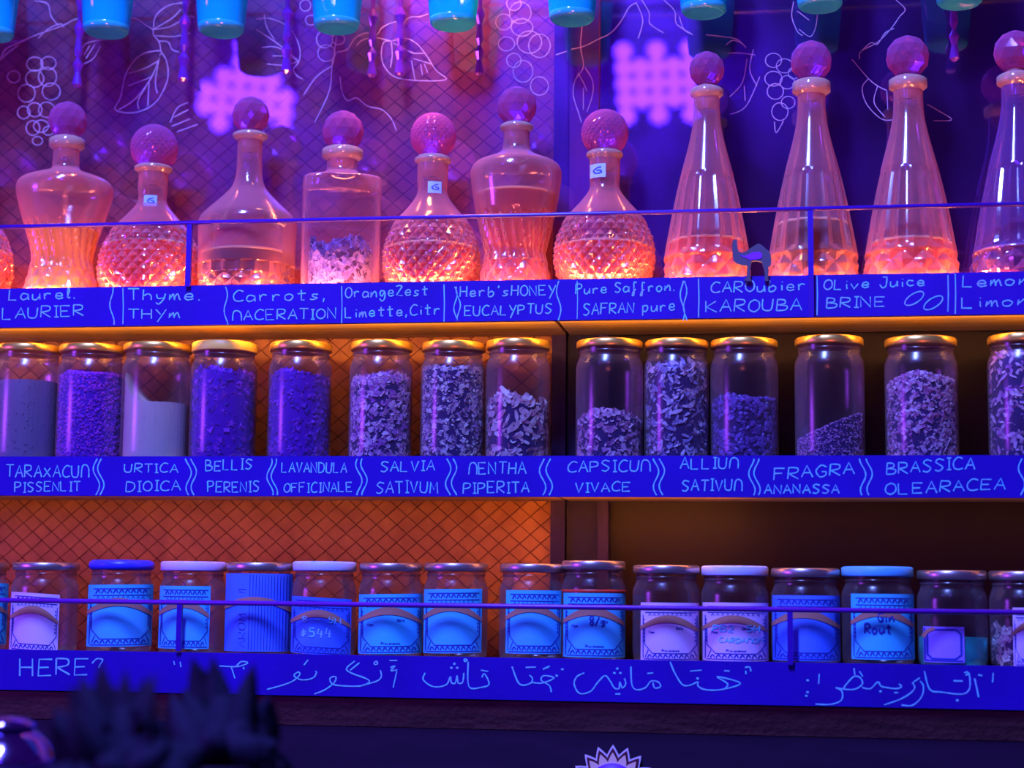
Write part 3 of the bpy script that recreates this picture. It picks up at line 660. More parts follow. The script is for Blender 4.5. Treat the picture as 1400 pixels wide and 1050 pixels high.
decanter(1396, 26, 103, 116, cone(118, 1.10, 20), (71, 30, 'facet'), m_cone, (345, 'liq_amber'), 'dim violet conical decanter cropped by the right edge of the picture', glass='decanter_dark')

# ------------------------------------------------------------------ loose contents
def rotm(): return Matrix.Rotation(random.uniform(0, 6.28), 3, 'Z') @ Matrix.Rotation(random.uniform(0, 3.14), 3, 'X') @ Matrix.Rotation(random.uniform(0, 6.28), 3, 'Y')
def flake(kind, s):
    r = random.uniform
    if kind == 'grain':
        return [(s, 0, 0), (-s, 0, 0), (0, s*.7, 0), (0, -s*.7, 0), (0, 0, s*.6), (0, 0, -s*.6)], [(0, 2, 4), (2, 1, 4), (1, 3, 4), (3, 0, 4), (2, 0, 5), (1, 2, 5), (3, 1, 5), (0, 3, 5)]
    if kind == 'chip':
        a = [(-s*r(.7, 1), -s*.6, 0), (s*r(.5, 1), -s*r(.4, .8), s*.2), (s*r(.6, 1), s*.6, -s*.1), (-s*r(.3, .9), s*r(.4, .8), s*.3)]
        b = [(x, y, z-s*.18) for x, y, z in a]
        return a+b, [(0, 1, 2), (0, 2, 3), (7, 6, 5, 4), (0, 4, 5, 1), (1, 5, 6, 2), (2, 6, 7, 3), (3, 7, 4, 0)]
    if kind in ('curl', 'strip', 'needle'):
        n = 5; w = s*{'curl': .32, 'strip': .28, 'needle': .07}[kind]; L = s*{'curl': 1.2, 'strip': 1.7, 'needle': 2.0}[kind]; bend = {'curl': 2.6, 'strip': 1.0, 'needle': .2}[kind]*r(.4, 1)
        v = []
        for i in range(n):
            t = (i/(n-1)-.5)*bend; x = L*math.sin(t)/max(.2, bend)*1.0 if bend > .05 else L*(i/(n-1)-.5); z = L*(1-math.cos(t))/max(.2, bend)
            ww = w*(1-.5*abs(i/(n-1)-.5)*2)
            v += [(x, -ww, z), (x, ww, z+ww*.3)]
        m = len(v); v += [(x, y, z-s*.06) for x, y, z in v]
        f = []
        for i in range(n-1):
            a = 2*i; f += [(a, a+2, a+3, a+1), (m+a, m+a+1, m+a+3, m+a+2), (a, m+a, m+a+2, a+2), (a+1, a+3, m+a+3, m+a+1)]
        return v, f
    if kind == 'bean':
        n = 6; v = [(0, 0, -s*.55)]
        for z, q in ((-.3, .8), (.05, 1), (.35, .75)):
            v += [(s*q*math.cos(2*PI*k/n), s*.66*q*math.sin(2*PI*k/n), z*s) for k in range(n)]
        v.append((0, 0, s*.55)); f = [(0, 1+(k+1) % n, 1+k) for k in range(n)]
        for j in range(2):
            f += [(1+j*n+k, 1+j*n+(k+1) % n, 1+(j+1)*n+(k+1) % n, 1+(j+1)*n+k) for k in range(n)]
        f += [(1+2*n+k, 1+2*n+(k+1) % n, 19) for k in range(n)]
        return v, f
    if kind == 'star':
        v = [(0, 0, s*.15)]
        for k in range(10): q = s if k % 2 == 0 else s*.3; v.append((q*math.cos(PI*k/5), q*math.sin(PI*k/5), 0))
        return v+[(0, 0, -s*.15)], [(0, 1+k, 1+(k+1) % 10) for k in range(10)]+[(11, 1+(k+1) % 10, 1+k) for k in range(10)]
def pour(label, cat, loc, R, top, kinds, size, n, m, core, z0=.006, m2=None):
    """loose stuff filling a vessel of inner radius R up to the surface top(x, y)"""
    c = MB(); seg = 40; vs = []; rings = 10
    for j in range(8):
        q = j/7
        for k in range(seg):
            a = 2*PI*k/seg; x, y = R*.93*math.cos(a), R*.93*math.sin(a); vs.append((x, y, z0+(top(x, y)-z0-size*.3)*q))
    for j in range(1, 6):
        for k in range(seg):
            a = 2*PI*k/seg; rr = R*.93*(1-j/5.001); x, y = rr*math.cos(a), rr*math.sin(a); vs.append((x, y, top(x, y)-size*.3))
    c.add(vs, [(j*seg+k, j*seg+(k+1) % seg, (j+1)*seg+(k+1) % seg, (j+1)*seg+k) for j in range(12) for k in range(seg)])
    mb = c
    for i in range(int(n*1.5)):
        a = random.uniform(0, 2*PI)
        if random.random() < .76:
            rr = R*random.uniform(.90, .965); x, y = rr*math.cos(a), rr*math.sin(a); z = random.uniform(z0, top(x, y))
        else:
            rr = R*.93*math.sqrt(random.random()); x, y = rr*math.cos(a), rr*math.sin(a); z = top(x, y)+random.uniform(-.3, .5)*size
        k = kinds[int(random.random()*len(kinds))]
        v, f = flake(k, size*random.uniform(.65, 1.25)); mt = rotm()
        if k != 'grain' and k != 'bean':
            mt = Matrix.Rotation(a+PI/2+random.uniform(-.7, .7), 3, 'Z') @ Matrix.Rotation(PI/2+random.uniform(-.7, .7), 3, 'X') @ Matrix.Rotation(random.uniform(0, 6.28), 3, 'Z')
        out = []
        for q in v:
            w = mt @ Vector(q)+Vector((x, y, z)); h = math.hypot(w.x, w.y)
            if h > R*.985: w.x *= R*.985/h; w.y *= R*.985/h
            w.z = max(w.z, z0*.5); out.append(w)
        mb.add(out, f)
    o = mb.obj(cat.replace(' ', '_'), m, None, False, loc)
    o.data.materials.append(core)
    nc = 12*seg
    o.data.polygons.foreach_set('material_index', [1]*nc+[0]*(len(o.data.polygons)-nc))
    return tag(o, label, cat, None, 'stuff')
def herbm(name, a, b, rough=.7):
    a = tuple(min(1, v*1.5) for v in a); b = tuple(min(1, v*1.3) for v in b)
    m = mat(name, a, rough); N, L = m.node_tree.nodes, m.node_tree.links
    g = N.new('ShaderNodeNewGeometry'); rp_ = N.new('ShaderNodeValToRGB'); e = rp_.color_ramp.elements
    e[0].color = (*(v*.8 for v in b), 1); e[1].color = (*(min(1, v*1.75) for v in a), 1)
    L.new(g.outputs['Random Per Island'], rp_.inputs[0]); L.new(rp_.outputs[0], N['Principled BSDF'].inputs['Base Color']); return m
H = {
 'powder_grey': herbm('grey_powder', (.20, .15, .26), (.16, .12, .24)), 'violet': herbm('violet_grains', (.34, .03, .95), (.22, .01, .80)),
 'white': herbm('pale_powder', (1, .56, .42), (1, .6, .5), .9), 'dark': herbm('dark_blossoms', (.20, .02, .70), (.06, .0, .42)), 'dark2': herbm('dark_lavender', (.18, .02, .72), (.06, .0, .45)),
 'pale': herbm('pale_leaves', (.85, .30, .80), (.50, .14, .66)), 'pale2': herbm('pale_chips', (.85, .52, .80), (.42, .22, .55)), 'peel': herbm('peel', (.95, .42, .50), (.60, .24, .40)),
 'chips': herbm('lilac_chips', (.85, .30, .62), (.52, .16, .50)), 'slices': herbm('grey_blue_slices', (.34, .30, .72), (.24, .20, .55)), 'beans': herbm('dark_beans', (.12, .06, .30), (.08, .04, .26), .4),
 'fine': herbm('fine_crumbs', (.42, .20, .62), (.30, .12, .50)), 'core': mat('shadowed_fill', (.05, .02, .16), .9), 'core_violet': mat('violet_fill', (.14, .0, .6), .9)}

# dried peel inside the square decanter
def topd(x, y): return .068+.35*x*-1+.012*math.sin(60*x)+.01*math.cos(70*y)
b4 = d4.location
pour('grey-blue dried citrus peel heaped in the square clear decanter', 'dried peel', (b4.x, b4.y, b4.z), .046, topd, ['chip', 'curl', 'chip'], .0085, 420, herbm('citrus_peel', (.20, .18, .60), (.12, .08, .40)), H['core'])

# ------------------------------------------------------------------ jars on the middle shelf
YJ = .062
def jar_shape(t, r, h, lid, lidh, lid_round=False, seg=56, glass='jar', thread=True):
    hb = h-lidh
    p = [(r*.70, hb+.004), (r*.80, hb+.002), (r*.90, hb), (r*.90, hb-.006), (r*.885, hb-.009), (r*.92, hb-.014), (r*.985, hb-.021), (r, hb-.028), (r, hb*.5), (r, .014), (r*.975, .006), (r*.90, .0012), (r*.80, 0)]
    b = MB().lathe(p[2:], seg, cap1=True).obj('body', M[glass], t)
    if thread: # the screw thread and the thick foot
        MB().lathe([(r*.90, hb-.004), (r*.925, hb-.0055), (r*.90, hb-.007)], seg).obj('thread', M[glass], b)
    L = r*.985; z0 = h-lidh
    if lid_round: lp = [(L*.93, z0), (L*1.0, z0+lidh*.15), (L*1.03, z0+lidh*.45), (L*1.0, z0+lidh*.8), (L*.9, h), (.001, h+.001)]
    else: lp = [(L*.92, z0), (L*.985, z0-.0002), (L*1.0, z0+.0012), (L*1.0, h-.0022), (L*.975, h-.0006), (L*.93, h), (L*.86, h-.0007), (.001, h-.0007)]
    nl = 60
    def grip(a, z): return 1+.006*(abs(math.cos(nl*a/2))) if z0+.001 < z < h-.002 else 1
    lo = MB().lathe([(.001, z0+.0015)]+lp, 120 if not lid_round else 56, None if lid_round else grip).obj('lid', M[lid], t)
    return b, lo
mid = [ # centre, half width, lid row, content kind, top row(s), flake kinds, size, count, material, jar label, content label
 (33, 45, 470, 523, 0, ['grain'], .0012, 500, 'powder_grey', 'herb jar of grey powder cropped by the left edge, middle shelf', 'grey-violet powder in the leftmost middle jar', 'powder', 'lid_gold', .011),
 (121, 45, 470, 506, .25, ['grain'], .0030, 3000, 'violet', 'herb jar packed with violet grains above the left wavy chalk lines', 'bright violet small grains filling the second middle jar', 'grains', 'lid_gold', .011),
 (211, 47, 468, 553, .0, ['grain'], .0008, 300, 'white', 'herb jar half full of pale pinkish powder above Urtica', 'pale pinkish powder settled flat with a slope clinging to its jar', 'powder', 'lid_gold', .011),
 (303, 45, 466, 508, .1, ['star', 'needle', 'needle', 'chip'], .0062, 700, 'dark', 'herb jar of dark blossoms with a thick solid yellow lid', 'dark blue starry dried blossoms above Bellis', 'dried flowers', 'lid_yellow', .014),
 (408, 43, 466, 512, .1, ['needle', 'grain', 'chip'], .0045, 900, 'dark2', 'herb jar of dark blue lavender above Lavandula', 'dark blue dried lavender with loose stalks', 'dried flowers', 'lid_gold', .012),
 (519, 43, 465, 515, .2, ['chip', 'chip', 'curl'], .0058, 1000, 'pale', 'herb jar of lilac leaves standing alone above Salvia', 'lilac crumpled dried leaves above Salvia', 'dried leaves', 'lid_gold', .012),
 (618, 44, 466, 503, .1, ['chip', 'curl'], .0044, 1500, 'pale2', 'herb jar full to the neck with pale chopped herb, on the orange wall', 'pale grey chopped herb packed to the neck', 'dried herb', 'lid_gold', .012),
 (707, 44, 463, 548, .1, ['strip', 'curl'], .0125, 250, 'peel', 'herb jar two-thirds full of long curled peel, rightmost before the post', 'long curled pieces of dried bark and peel', 'dried peel', 'lid_gold', .012),
 (833, 46, 463, 568, .1, ['chip', 'curl'], .0058, 420, 'chips', 'herb jar one-third full of lilac chips, first right of the post', 'low heap of lilac dried pepper chips', 'dried pepper', 'lid_gold', .011),
 (925, 44, 463, 500, .1, ['strip', 'strip', 'curl'], .0088, 560, 'slices', 'herb jar full of grey-blue slices above Allium', 'grey-blue dried garlic slices filling a jar', 'dried slices', 'lid_gold', .011),
 (1018, 46, 462, 546, .08, ['bean'], .0050, 700, 'beans', 'herb jar half full of dark beans, third right of the post', 'dark violet beans half filling a jar', 'beans', 'lid_gold', .011),
 (1135, 47, 459, 584, .5, ['grain'], .0020, 1500, 'fine', 'herb jar with a little sloping heap of crumbs above Fragra', 'fine lilac crumbs sloping up to the right', 'crumbs', 'lid_gold', .011),
 (1261, 49, 460, 517, .15, ['chip', 'curl', 'grain'], .0050, 1300, 'chips', 'herb jar of lilac chopped leaves above Brassica', 'lilac chopped dried leaves heaped with one upright stalk', 'dried leaves', 'lid_gold', .011),
 (1402, 48, 456, 488, .1, ['strip', 'curl'], .0085, 520, 'pale', 'herb jar of curly lilac strips cropped by the right edge', 'curly lilac dried strips in the rightmost middle jar', 'dried strips', 'lid_gold', .011)]
for (cx, hw, ly, ty, slope, kinds, size, cnt, hm, jl, cl, cc, lid, lh) in mid:
    s = SC(cx, 550, YJ); r = hw*s; b = P(cx, 622, YJ); h = P(cx, ly+4, YJ).z-ZM
    t = thing('herb_jar', jl, 'jar', (b.x, YJ, ZM), 'herb jars on the middle shelf')
    jar_shape(t, r, h, lid, lh)
    zt = P(cx, ty, YJ).z-ZM; R = r*.97
    if hm == 'fine': top = lambda x, y: zt+x*.42
    elif hm == 'white': top = lambda x, y, zt=zt, R=R: zt+max(0, (-x/R-.05))**2*.060
    elif hm == 'powder_grey': top = lambda x, y, zt=zt: zt
    else:
        ph = random.uniform(0, 6)
        top = lambda x, y, zt=zt, R=R, ph=ph, sl=slope: zt-.018*sl*5*((x*x+y*y)/(R*R))*.6+.003*math.sin(90*x+ph)+.003*math.cos(80*y+ph)
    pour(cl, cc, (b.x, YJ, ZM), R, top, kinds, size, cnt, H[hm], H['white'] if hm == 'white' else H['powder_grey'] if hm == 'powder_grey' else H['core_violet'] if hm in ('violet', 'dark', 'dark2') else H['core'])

# ------------------------------------------------------------------ jars on the lowest shelf
YL = .060
def cyl(t, cx, r, loc, tilt=0):
    """surface map: u across (metres from the viewer-facing line), v up (metres above the shelf)"""
    a_view = math.atan2(CAM.y-loc[1], CAM.x-loc[0])
    def fn(u, v, lift=.0006):
        q = max(-.985, min(.985, u/r)); a = a_view+math.asin(q)
        return ((r+lift)*math.cos(a), (r+lift)*math.sin(a), v)
    return fn
def patch(fn, x0, x1, za, zb, tl=0, n=18):
    vs = []
    for j in range(2):
        for i in range(n+1):
            u = x0+(x1-x0)*i/n; v = (za if j == 0 else zb)+(u-x0)*tl; vs.append(fn(u, v))
    return MB().add(vs, [(i, i+1, n+2+i, n+1+i) for i in range(n)])
def label_print(t, lab, fn, x0, x1, za, zb, tl, style, writing=None):
    w, h = x1-x0, zb-za
    def g(a, b): u = x0+a*w; return fn(u, za+b*h+(u-x0)*tl, .0011)
    def g2(a, b): u = x0+a*w; return fn(u, za+b*h+(u-x0)*tl, .0014)
    mb = MB(); k = h/w
    lw = .014
    if style == 'small':
        ribbon(mb, [(.10, .22), (.22, .10), (.78, .10), (.92, .22), (.92, .80), (.80, .92), (.20, .92), (.10, .80), (.10, .22)], .05, g, 0)
        ribbon(mb, [(.04, .05), (.04, .95)], .04, g, 0); ribbon(mb, [(.04, .05), (.96, .05)], .04, g, 0)
        mb.obj('label_print', M['ink'], lab, False)
        m2 = MB(); ribbon(m2, smooth_line([(.0, .70), (.10, .86), (.28, .96)], 5), .10, g2, 0); m2.obj('brown_band', M['brown'], lab, False)
        return
    # ornamental border of small arches above and below, frame lines, cut corners
    for (yy, s_) in ((.86, 1), (.05, 1)):
        n = 9
        for i in range(n):
            a = .12+i*.80/n
            ribbon(mb, smooth_line([(a, yy), (a+.022, yy+.045), (a+.044, yy+.05), (a+.066, yy+.01)], 3), .020, g, 0)
    for st in ([(.08, .935), (.95, .935)], [(.08, .83), (.95, .83)], [(.06, .03), (.96, .03)], [(.2, .125), (.82, .125), (.95, .27)], [(.2, .125), (.07, .28), (.07, .62)], [(.955, .27), (.955, .78)], [(.045, .04), (.045, .78)], [(.08, .06), (.13, .18)], [(.9, .18), (.95, .07)]):
        ribbon(mb, st, lw, g, 0)
    for i in range(7): ribbon(mb, [(.055, .33+i*.06), (.058, .36+i*.06)], .022, g, 0)
    for i in range(7): ribbon(mb, [(.925, .33+i*.06), (.928, .36+i*.06)], .022, g, 0)
    if style != 'blank':
        write(mb, 'Nom', .14, .24, .47, .47, -.045, g, .010); write(mb, 'Date', .60, .72, .54, .54, -.045, g, .010)
        write(mb, 'Provenance', .36, .66, .16, .16, -.035, g, .009)
    # header lettering
    for i in range(10): ribbon(mb, [(.14+i*.075, .775), (.16+i*.075, .815), (.185+i*.075, .775)], .011, g, 0)
    mb.obj('label_print', M['ink'], lab, False)
    m2 = MB(); arc = [(-.0+.98*i/18, .43+.29*math.sin(PI*(.14+.76*i/18))**1.0) for i in range(19)]
    n = len(arc); wd = [.030+.035*math.sin(PI*i/(n-1)) for i in range(n)]
    m2.add([q for i, (a, b) in enumerate(arc) for q in (g2(a, b+wd[i]), g2(a, b-wd[i]))], [(2*i, 2*i+1, 2*i+3, 2*i+2) for i in range(n-1)])
    m2.obj('brown_band', M['brown'], lab, False)
    if writing:
        m3 = MB()
        for (txt, a, b, yy, hh, wdt) in writing[1]: write(m3, txt, a, b, yy, yy, -hh, g2, wdt)
        m3.obj('handwriting', M[writing[0]], lab, False)
# centre, half width, lid row, lid, lid height, label x0,x1, label rows, paper, style, tilt, writing, texts
low = [
 (-40, 46, 766, 'lid_metal', .011, (-80, 5), (797, 882), 'paper_cyan', 'blank', 0, None, 'paper-labelled jar cropped by the left edge of the lowest shelf'),
 (58, 45, 766, 'lid_metal', .011, (10, 77), (809, 890), 'paper_pink', 'blank', -.06, None, 'jar with a violet paper label turned to its left side and a dull metal lid'),
 (162, 44, 763, 'lid_blue', .014, (118, 205), (800, 885), 'paper_cyan', 'blank', .02, None, 'jar with a puffy bright blue lid and cyan label'),
 (261, 45, 765, 'lid_lavender', .013, (211, 284), (801, 887), 'paper_cyan', 'blank', 0, None, 'jar with a lavender lid behind the left rail post'),
 (352, 46, 766, 'lid_metal', .012, (302, 397), (784, 891), 'paper_blue', 'tall', 0, ('ink', []), 'jar wrapped in a tall blue label with sideways capitals'),
 (441, 44, 765, 'lid_white', .013, (395, 478), (815, 893), 'paper_blue', 'blank', -.05, ('chalk', [('8 - 5H', .18, .85, .56, .10, .02), ('#544', .16, .70, .30, .16, .026)]), 'jar with a white lid whose blue label is chalked 544'),
 (533, 44, 767, 'lid_metal', .011, (490, 576), (813, 895), 'paper_cyan', 'full', .02, None, 'jar with cyan label and metal lid right of the chalked 544 jar'),
 (622, 44, 767, 'lid_metal', .011, (578, 657), (806, 894), 'paper_cyan', 'blank', .02, None, 'jar with cyan label, second to the right of the chalked 544 jar'),
 (727, 45, 768, 'lid_metal', .011, (692, 766), (807, 894), 'paper_cyan', 'blank', 0, None, 'jar with cyan label just left of the pale-lidded red seal jar'),
 (811, 44, 764, 'lid_metal', .012, (771, 857), (811, 899), 'paper_cyan', 'full', 0, ('ink', [('8/s', .42, .70, .50, .14, .022)]), 'jar with a pale metal lid and a red seal ring above its cyan label'),
 (911, 46, 770, 'lid_metal', .011, (877, 955), (824, 904), 'paper_pink', 'full', 0, None, 'jar with a pale pink label and dull metal lid right of the red seal jar'),
 (1005, 46, 771, 'lid_white', .013, (962, 1050), (824, 904), 'paper_pink', 'full', 0, ('chalk', [('PB2  5H', .16, .88, .50, .11, .022), ('CARDAMOM', .26, .92, .32, .08, .018)]), 'jar with a white lid and a pale pink label chalked with writing'),
 (1102, 47, 774, 'lid_metal', .012, (1058, 1149), (814, 904), 'paper_blue', 'blank', 0, None, 'jar with deep blue label behind the right rail post'),
 (1201, 49, 772, 'lid_cyan', .013, (1166, 1251), (812, 902), 'paper_cyan', 'blank', 0, ('ink', [('Rout', .22, .66, .40, .15, .03), ('Gin', .42, .70, .58, .12, .025)]), 'jar with a cyan lid and a cyan label inked by hand'),
 (1303, 47, 777, 'lid_metal', .012, (1265, 1318), (857, 906), 'paper_violet', 'small', 0, None, 'jar holding turquoise liquid with a small square violet label'),
 (1402, 47, 778, 'lid_metal', .012, (1387, 1436), (831, 912), 'paper_pink', 'blank', 0, None, 'jar of dried shells with a pink label at the right edge')]
for (cx, hw, ly, lid, lh, lx, lyr, paper, style, tl, wr, lb) in low:
    s = SC(cx, 830, YL); r = hw*s; b = P(cx, 900, YL); h = P(cx, ly+3, YL).z-ZB
    t = thing('labelled_jar', lb, 'jar', (b.x, YL, ZB), 'paper-labelled jars on the lowest shelf')
    body, lo = jar_shape(t, r, h, lid, lh, lid == 'lid_blue')
    fn = cyl(t, cx, r, b)
    x0, x1 = (lx[0]-cx)*s, (lx[1]-cx)*s
    x0, x1 = max(x0, -r*.97), min(x1, r*.97)
    yf = YL-r
    za, zb = P((lx[0]+lx[1])/2, lyr[1], yf).z-ZB, P((lx[0]+lx[1])/2, lyr[0], yf).z-ZB
    za = max(za, .004)
    lab = patch(fn, x0, x1, za, zb, tl).obj('paper_label', M[paper], t)
    if style == 'tall':
        mb = MB(); w, hh = x1-x0, zb-za
        def gs(a, b_): return fn(x0+(.31-.11*b_)*w, za+a*hh, .0011)
        write(mb, 'ARO&', .05, .50, 0, 0, -1, gs, .012); write(mb, 'NE', .66, .92, 0, 0, -1, gs, .012)
        mb2 = MB()
        for k in range(14): ribbon(mb2, [(.36+k*.045, .02), (.36+k*.045, .98)], .008, lambda a, b_: fn(x0+a*w, za+b_*hh, .0010), 0)
        mb.obj('label_print', M['ink'], lab, False); mb2.obj('label_lines', M['fascia'], lab, False)
        m2 = MB(); arc = [(.98*i/18, .50+.16*math.sin(PI*(.14+.80*i/18))) for i in range(19)]
        m2.add([q for a, b_ in arc for q in (fn(x0+a*w, za+(b_+.04)*hh, .0014), fn(x0+a*w, za+(b_-.03)*hh, .0014))], [(2*i, 2*i+1, 2*i+3, 2*i+2) for i in range(18)])
        m2.obj('brown_band', M['brown'], lab, False)
    else: label_print(t, lab, fn, x0, x1, za, zb, tl, style, wr)
    if cx == 811:
        zr = P(cx, 808, yf).z-ZB
        MB().lathe([(r*1.004, zr-.002), (r*1.02, zr-.001), (r*1.02, zr+.001), (r*1.004, zr+.002)], 56).obj('seal_ring', M['red'], t)
    if cx == 1303:
        zl = P(cx, 872, yf).z-ZB
        MB().lathe([(r*.96, zl), (r*.96, .01), (r*.9, .004)], 48, cap0=True, cap1=True).obj('liquid', M['turquoise'], t)
    if cx == 1402:
        pour('pale broken shells and husks at the bottom of the rightmost lowest jar', 'dried husks', (b.x, YL, ZB), r*.97, lambda x, y: .055+.01*math.sin(80*x), ['chip', 'curl'], .0075, 260, H['peel'], H['core'])

# ------------------------------------------------------------------ blue tumblers in the rack above
YT = .058
tb = [(-8, 55, 28), (145, 49, 33), (302, 48, 33.5), (460, 43, 33), (619, 39, 33.5), (782, 32, 33), (962, 22, 33), (1121, 14, 32.5), (1312, 9, 33)]
zr = 0
tl = ['blue tumbler cut by the left edge of the picture', 'blue tumbler hanging above the hourglass decanter of yellow oil', 'blue tumbler hanging above the left lamp reflection', 'blue tumbler hanging over the square decanter', 'blue tumbler hanging over the orange tiles', 'blue tumbler hanging in front of the upright post', 'blue tumbler hanging above the right lamp reflection', 'blue tumbler hanging over the olive brown conical decanter', 'rightmost blue tumbler hanging near the right corner']
tz = []
for (cx, cy, hw), lb in zip(tb, tl):
    s = SC(cx, cy, YT); b = P(cx, cy-3, YT); r = hw*s*.94; tz.append(b.z)
    t = thing('tumbler', lb, 'glass', b, 'blue tumblers hanging from the rack')
    MB().lathe([(r*1.32, .118), (r*1.30, .118), (r*1.02, .014), (r*.99, .008)], 48).obj('cup', M['tumbler'], t)
    MB().lathe([(r*.97, .013), (r*1.01, .010), (r*.98, .004), (r*.86, .0), (r*.80, .0008), (r*.5, .0022), (.001, .003)], 48, cap0=True).obj('glass_base', M['tumbler_base'], t)
zr = sum(tz)/len(tz)
rk = thing('glass_rack', 'pair of steel rods above the frame that hold the blue tumblers', 'rack', (0, YT, zr+.08))
for dy in (-.038, .038):
    MB().tube([(XL, dy, .0), (XR, dy, 0)], .003, 8).obj('rod', M['steel'], rk)
for x in (XL+.02, XP+.03, XR-.02):
    MB().tube([(x, -.038, 0), (x, .088, 0)], .004, 8).obj('bracket', M['steel'], rk)

# ------------------------------------------------------------------ mirror reflection streaks, modelled as glass shapes behind the tumblers
YC = .125
streaks = [(105, 120, 7, 'violet mirror reflection streak modelled in glass, left of the second tumbler'), (250, 112, 8, 'violet mirror reflection streak modelled in glass, above the drawn leaf'), (391, 101, 8, 'violet mirror reflection streak modelled in glass, between the lamp reflection and square decanter'), (508, 106, 7, 'violet mirror reflection streak modelled in glass, over the square decanter, left of a pair'), (546, 104, 7.5, 'violet mirror reflection streak modelled in glass, right of its close neighbour'), (655, 104, 6.5, 'violet mirror reflection streak modelled in glass, in front of the orange tiles'), (1305, 84, 7, 'dim blue mirror reflection streak modelled in glass, near the right corner')]
for (cx, yb, hw, lb) in streaks:
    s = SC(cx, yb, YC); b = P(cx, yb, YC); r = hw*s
    t = thing('reflection_streak', lb, 'reflection', b, 'mirror reflection streaks behind the tumblers')
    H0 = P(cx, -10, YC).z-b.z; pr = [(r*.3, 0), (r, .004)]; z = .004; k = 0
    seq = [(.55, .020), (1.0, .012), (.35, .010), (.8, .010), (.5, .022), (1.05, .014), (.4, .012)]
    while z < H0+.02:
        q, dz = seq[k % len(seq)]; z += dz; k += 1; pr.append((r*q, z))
    MB().lathe(pr, 8, cap0=True, cap1=True).obj('crystal', M['streak_glass'], t, False)  # solid shape standing in for a reflected streak
    MB().tube([(0, 0, z-.002), (0, 0, zr+.08-b.z)], .0008, 5).obj('thread', M['steel'], t)  # made-up thread that holds the streak shape

# ------------------------------------------------------------------ camel cut-out on the top shelf's edge
cp = [(135,240),(150,212),(205,208),(208,320),(232,400),(290,420),(350,395),(430,340),(510,290),(555,272),(600,298),(660,350),(720,400),(745,450),(755,520),(745,610),(725,645),(705,635),(700,760),(708,870),(645,870),(650,780),(640,690),(600,570),(520,545),(440,550),(420,640),(415,760),(430,860),(425,875),(320,862),(325,835),(360,815),(368,720),(365,620),(290,620),(200,590),(150,540),(135,450),(132,300)]
Yc = -.0045
pts = [P(990+a/11.66, 310+b/11.66, Yc) for a, b in cp]
base = Vector((pts[20].x, Yc, pts[20].z))
cm = thing('camel_cutout', 'small dark grey camel cut-out standing on the top shelf edge', 'figurine', base)
n = len(pts); bmv = [(p.x-base.x, -.0025, p.z-base.z) for p in pts]+[(p.x-base.x, .0025, p.z-base.z) for p in pts]
me = MB().add(bmv, [tuple(range(n)), tuple(range(n, 2*n))[::-1]]+[(i, (i+1) % n+0, (i+1) % n+n, i+n)[::-1] for i in range(n)]).obj('body', M['camel'], cm, False)
sp = [(250,450),(330,470),(380,450),(450,410),(560,400),(605,430),(600,500),(560,510),(420,530),(380,510),(300,480)]
q = [P(990+a/11.66, 310+b/11.66, Yc-.003) for a, b in sp]
vv = [(p.x-base.x, -.0034, p.z-base.z) for p in q]
MB().add(vv+[(a, b+.001, c) for a, b, c in vv], [tuple(range(len(vv)))]+[(i, (i+1) % 11, (i+1) % 11+11, i+11)[::-1] for i in range(11)]).obj('saddle_patch', M['camel_blue'], cm, False)

# ------------------------------------------------------------------ flower sign on the cabinet below
Yf = .026
fc = P(838, 1079, Yf); sf = SC(838, 1079, Yf)
fl = thing('flower_sign', 'round flower sign with pointed cream petals on the dark cabinet below the shelves', 'sign', fc)
R0 = 60*sf
MB().lathe([(R0*.62, -.0005), (R0*.62, .003), (.0001, .003)], 40).obj('disc', M['petal_edge'], fl)
fl.rotation_euler = (PI/2, 0, 0)
def petal(a, m, k, z, name, par):
    pts = []
    for i in range(9):
        t = i/8; w = (.17*(1-t)**.75*(1+.3*math.sin(PI*t)))*R0*k
        pts.append((R0*(.55+.45*t*(1 if k >= 1 else k)), w))
    out = pts+[(r, -w) for r, w in pts[::-1]]
    n = len(out)
    vs = [(r*math.cos(a)-w*math.sin(a), r*math.sin(a)+w*math.cos(a), z) for r, w in out]
    vs += [(x, y, z-.0025) for x, y, _ in vs]
    return MB().add(vs, [tuple(range(n)), tuple(range(n, 2*n))[::-1]]+[(i, (i+1) % n, (i+1) % n+n, i+n) for i in range(n)]).obj(name, m, par, False)
NP = 18
for i in range(NP):
    a = 2*PI*(i+.5)/NP
    p = petal(a, M['petal_edge'], 1.0, .003+.0004*(i % 2), 'petal', fl)
    petal(a, M['petal_line'], .84, .0042+.0004*(i % 2), 'petal_line', p); petal(a, M['petal'], .62, .0054+.0004*(i % 2), 'petal_face', p)
MB().lathe([(R0*.60, .0035), (R0*.58, .008), (R0*.3, .010), (.0001, .011)], 40).obj('flower_centre', M['flower_core'], fl)

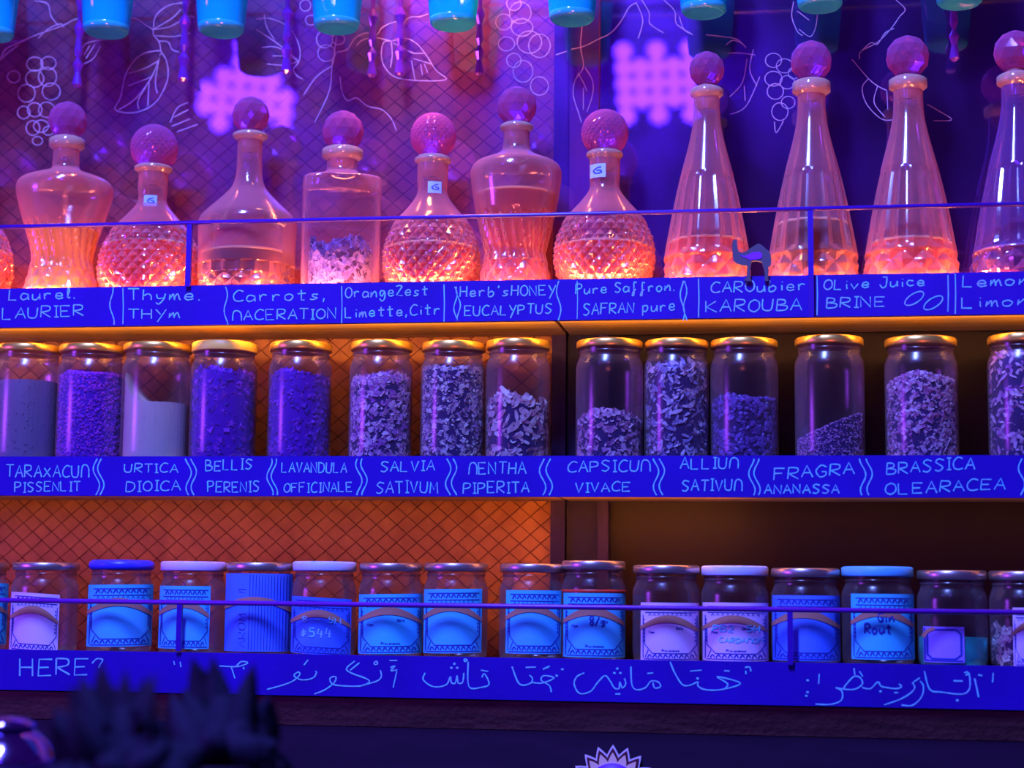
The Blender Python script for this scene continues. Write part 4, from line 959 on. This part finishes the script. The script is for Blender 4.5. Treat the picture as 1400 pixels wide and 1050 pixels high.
# ------------------------------------------------------------------ out-of-focus foreground: dried plants and a kettle on the counter
YK = -.95
zc = P(200, 1120, YK).z
ct = MB().box((-1.1, -1.2, zc-.04), (.4, -.55, zc)); ct.obj('counter_top', M['plinth'], None, False)
cto = bpy.data.objects['counter_top']; tag(cto, 'dark counter top just below the frame, under the kettle and plants', 'counter')
MB().box((-1.05, -1.15, .2), (.35, -.6, zc-.04)).obj('counter_base', M['plinth'], cto, False)
def blade(mb, a, b, w, th=.006, bend=.0):
    a, b = Vector(a), Vector(b); d = b-a; side = d.cross(Vector((0, 1, 0))).normalized(); n = 7; vs = []
    for i in range(n):
        t = i/(n-1); c = a+d*t+Vector((0, bend*math.sin(PI*t), 0)); ww = w*math.sin(PI*(.22+.78*t)**1.0)*(1 if t < 1 else 0)+.001*(t < 1)
        vs += [c-side*ww, c+Vector((0, -th*(1-t), 0)), c+side*ww, c+Vector((0, th*(1-t), 0))]
    fs = [(i*4+j, i*4+(j+1) % 4, (i+1)*4+(j+1) % 4, (i+1)*4+j) for i in range(n-1) for j in range(4)]
    mb.add(vs, fs)
def clump(cx, spikes, blob, label, n_extra, rng):
    base = P(cx, 1120, YK); base.z = zc; s = SC(cx, 1000, YK)
    t = thing('potted_plant', label, 'plant', base)
    MB().lathe([(.03, 0), (.045, .0), (.052, .025), (.055, .03), (.048, .03), (.001, .026)], 32, cap0=True).obj('pot', M['plinth'], t)
    root = Vector((0, 0, .028))
    MB().tube([(0, 0, .02), (.004, 0, .05), (0, 0, .09)], [.02, .016, .01], 8).obj('stem', M['plant'], t)
    for (sx, sy, w) in spikes:
        tip = P(sx, sy, YK)-base; st = Vector((tip.x*.35+rng*random.uniform(-.01, .01), random.uniform(-.02, .02), tip.z*.25))
        mb = MB(); blade(mb, st, tip, w*s*1.35, .010, random.uniform(-.015, .015)); mb.obj('leaf', M['plant'], t)
    for i in range(n_extra):
        sx, sy = cx+random.uniform(-1, 1)*blob[0], blob[1]+random.uniform(0, 1)*(1080-blob[1])
        k = abs(sx-cx)/blob[0]; sy += 50*k*k
        tip = P(sx, sy, YK)-base; tip.y += random.uniform(-.05, .05); st = Vector((tip.x*.3, tip.y*.3, max(.028, tip.z*.15)))
        mb = MB(); blade(mb, st, tip, random.uniform(22, 42)*s, .012, random.uniform(-.02, .02)); mb.obj('leaf', M['plant'], t)
    return t
clump(165, [(138, 900, 16), (110, 922, 20), (95, 935, 16), (172, 912, 14), (198, 922, 13), (212, 918, 15), (150, 930, 20), (75, 965, 24), (185, 945, 24)], (110, 950), 'dark spiky plant out of focus in the left foreground', 46, 1)
YK = -.79
clump(300, [(262, 898, 22), (290, 896, 18), (275, 915, 24), (348, 905, 15), (340, 920, 14), (325, 945, 22), (232, 945, 18), (370, 950, 24), (250, 940, 22)], (100, 948), 'dark plant with tall blunt leaves out of focus, right of the spiky one', 46, 1)
YKt = -.62
kc = P(2, 1074, YKt); sk = SC(10, 1050, YKt); rk_ = 82*sk
kz = kc.z-zc
kt = thing('metal_pot', 'shiny violet-reflecting dimpled metal pot in the lower left corner', 'pot', (kc.x, YKt, zc))
kp = [(rk_*.5, 0), (rk_*.85, .004)]+[(rk_*math.sin(PI*(.30+.60*i/14)) if i else rk_*.85, 0) for i in range(0)]
for i in range(16):
    a = -1.05+2.3*i/15; kp.append((rk_*math.cos(a) if math.cos(a) > .2 else rk_*.2, kz+rk_*math.sin(a)*1.05))
kp = [p for p in kp if p[1] >= 0]; kp.sort(key=lambda p: p[1])
MB().lathe(kp, 64, lambda a, z: 1-.02*max(0, math.cos(14*a))*max(0, math.sin(z*260)), cap0=True).obj('pot_body', M['chrome'], kt)
top_z = kp[-1][1]; rr = kp[-1][0]
MB().lathe([(rr*1.6, top_z-.003), (rr*1.7, top_z), (rr*1.2, top_z+.006), (rr*.4, top_z+.008), (.0001, top_z+.009)], 40).obj('lid', M['chrome'], kt)
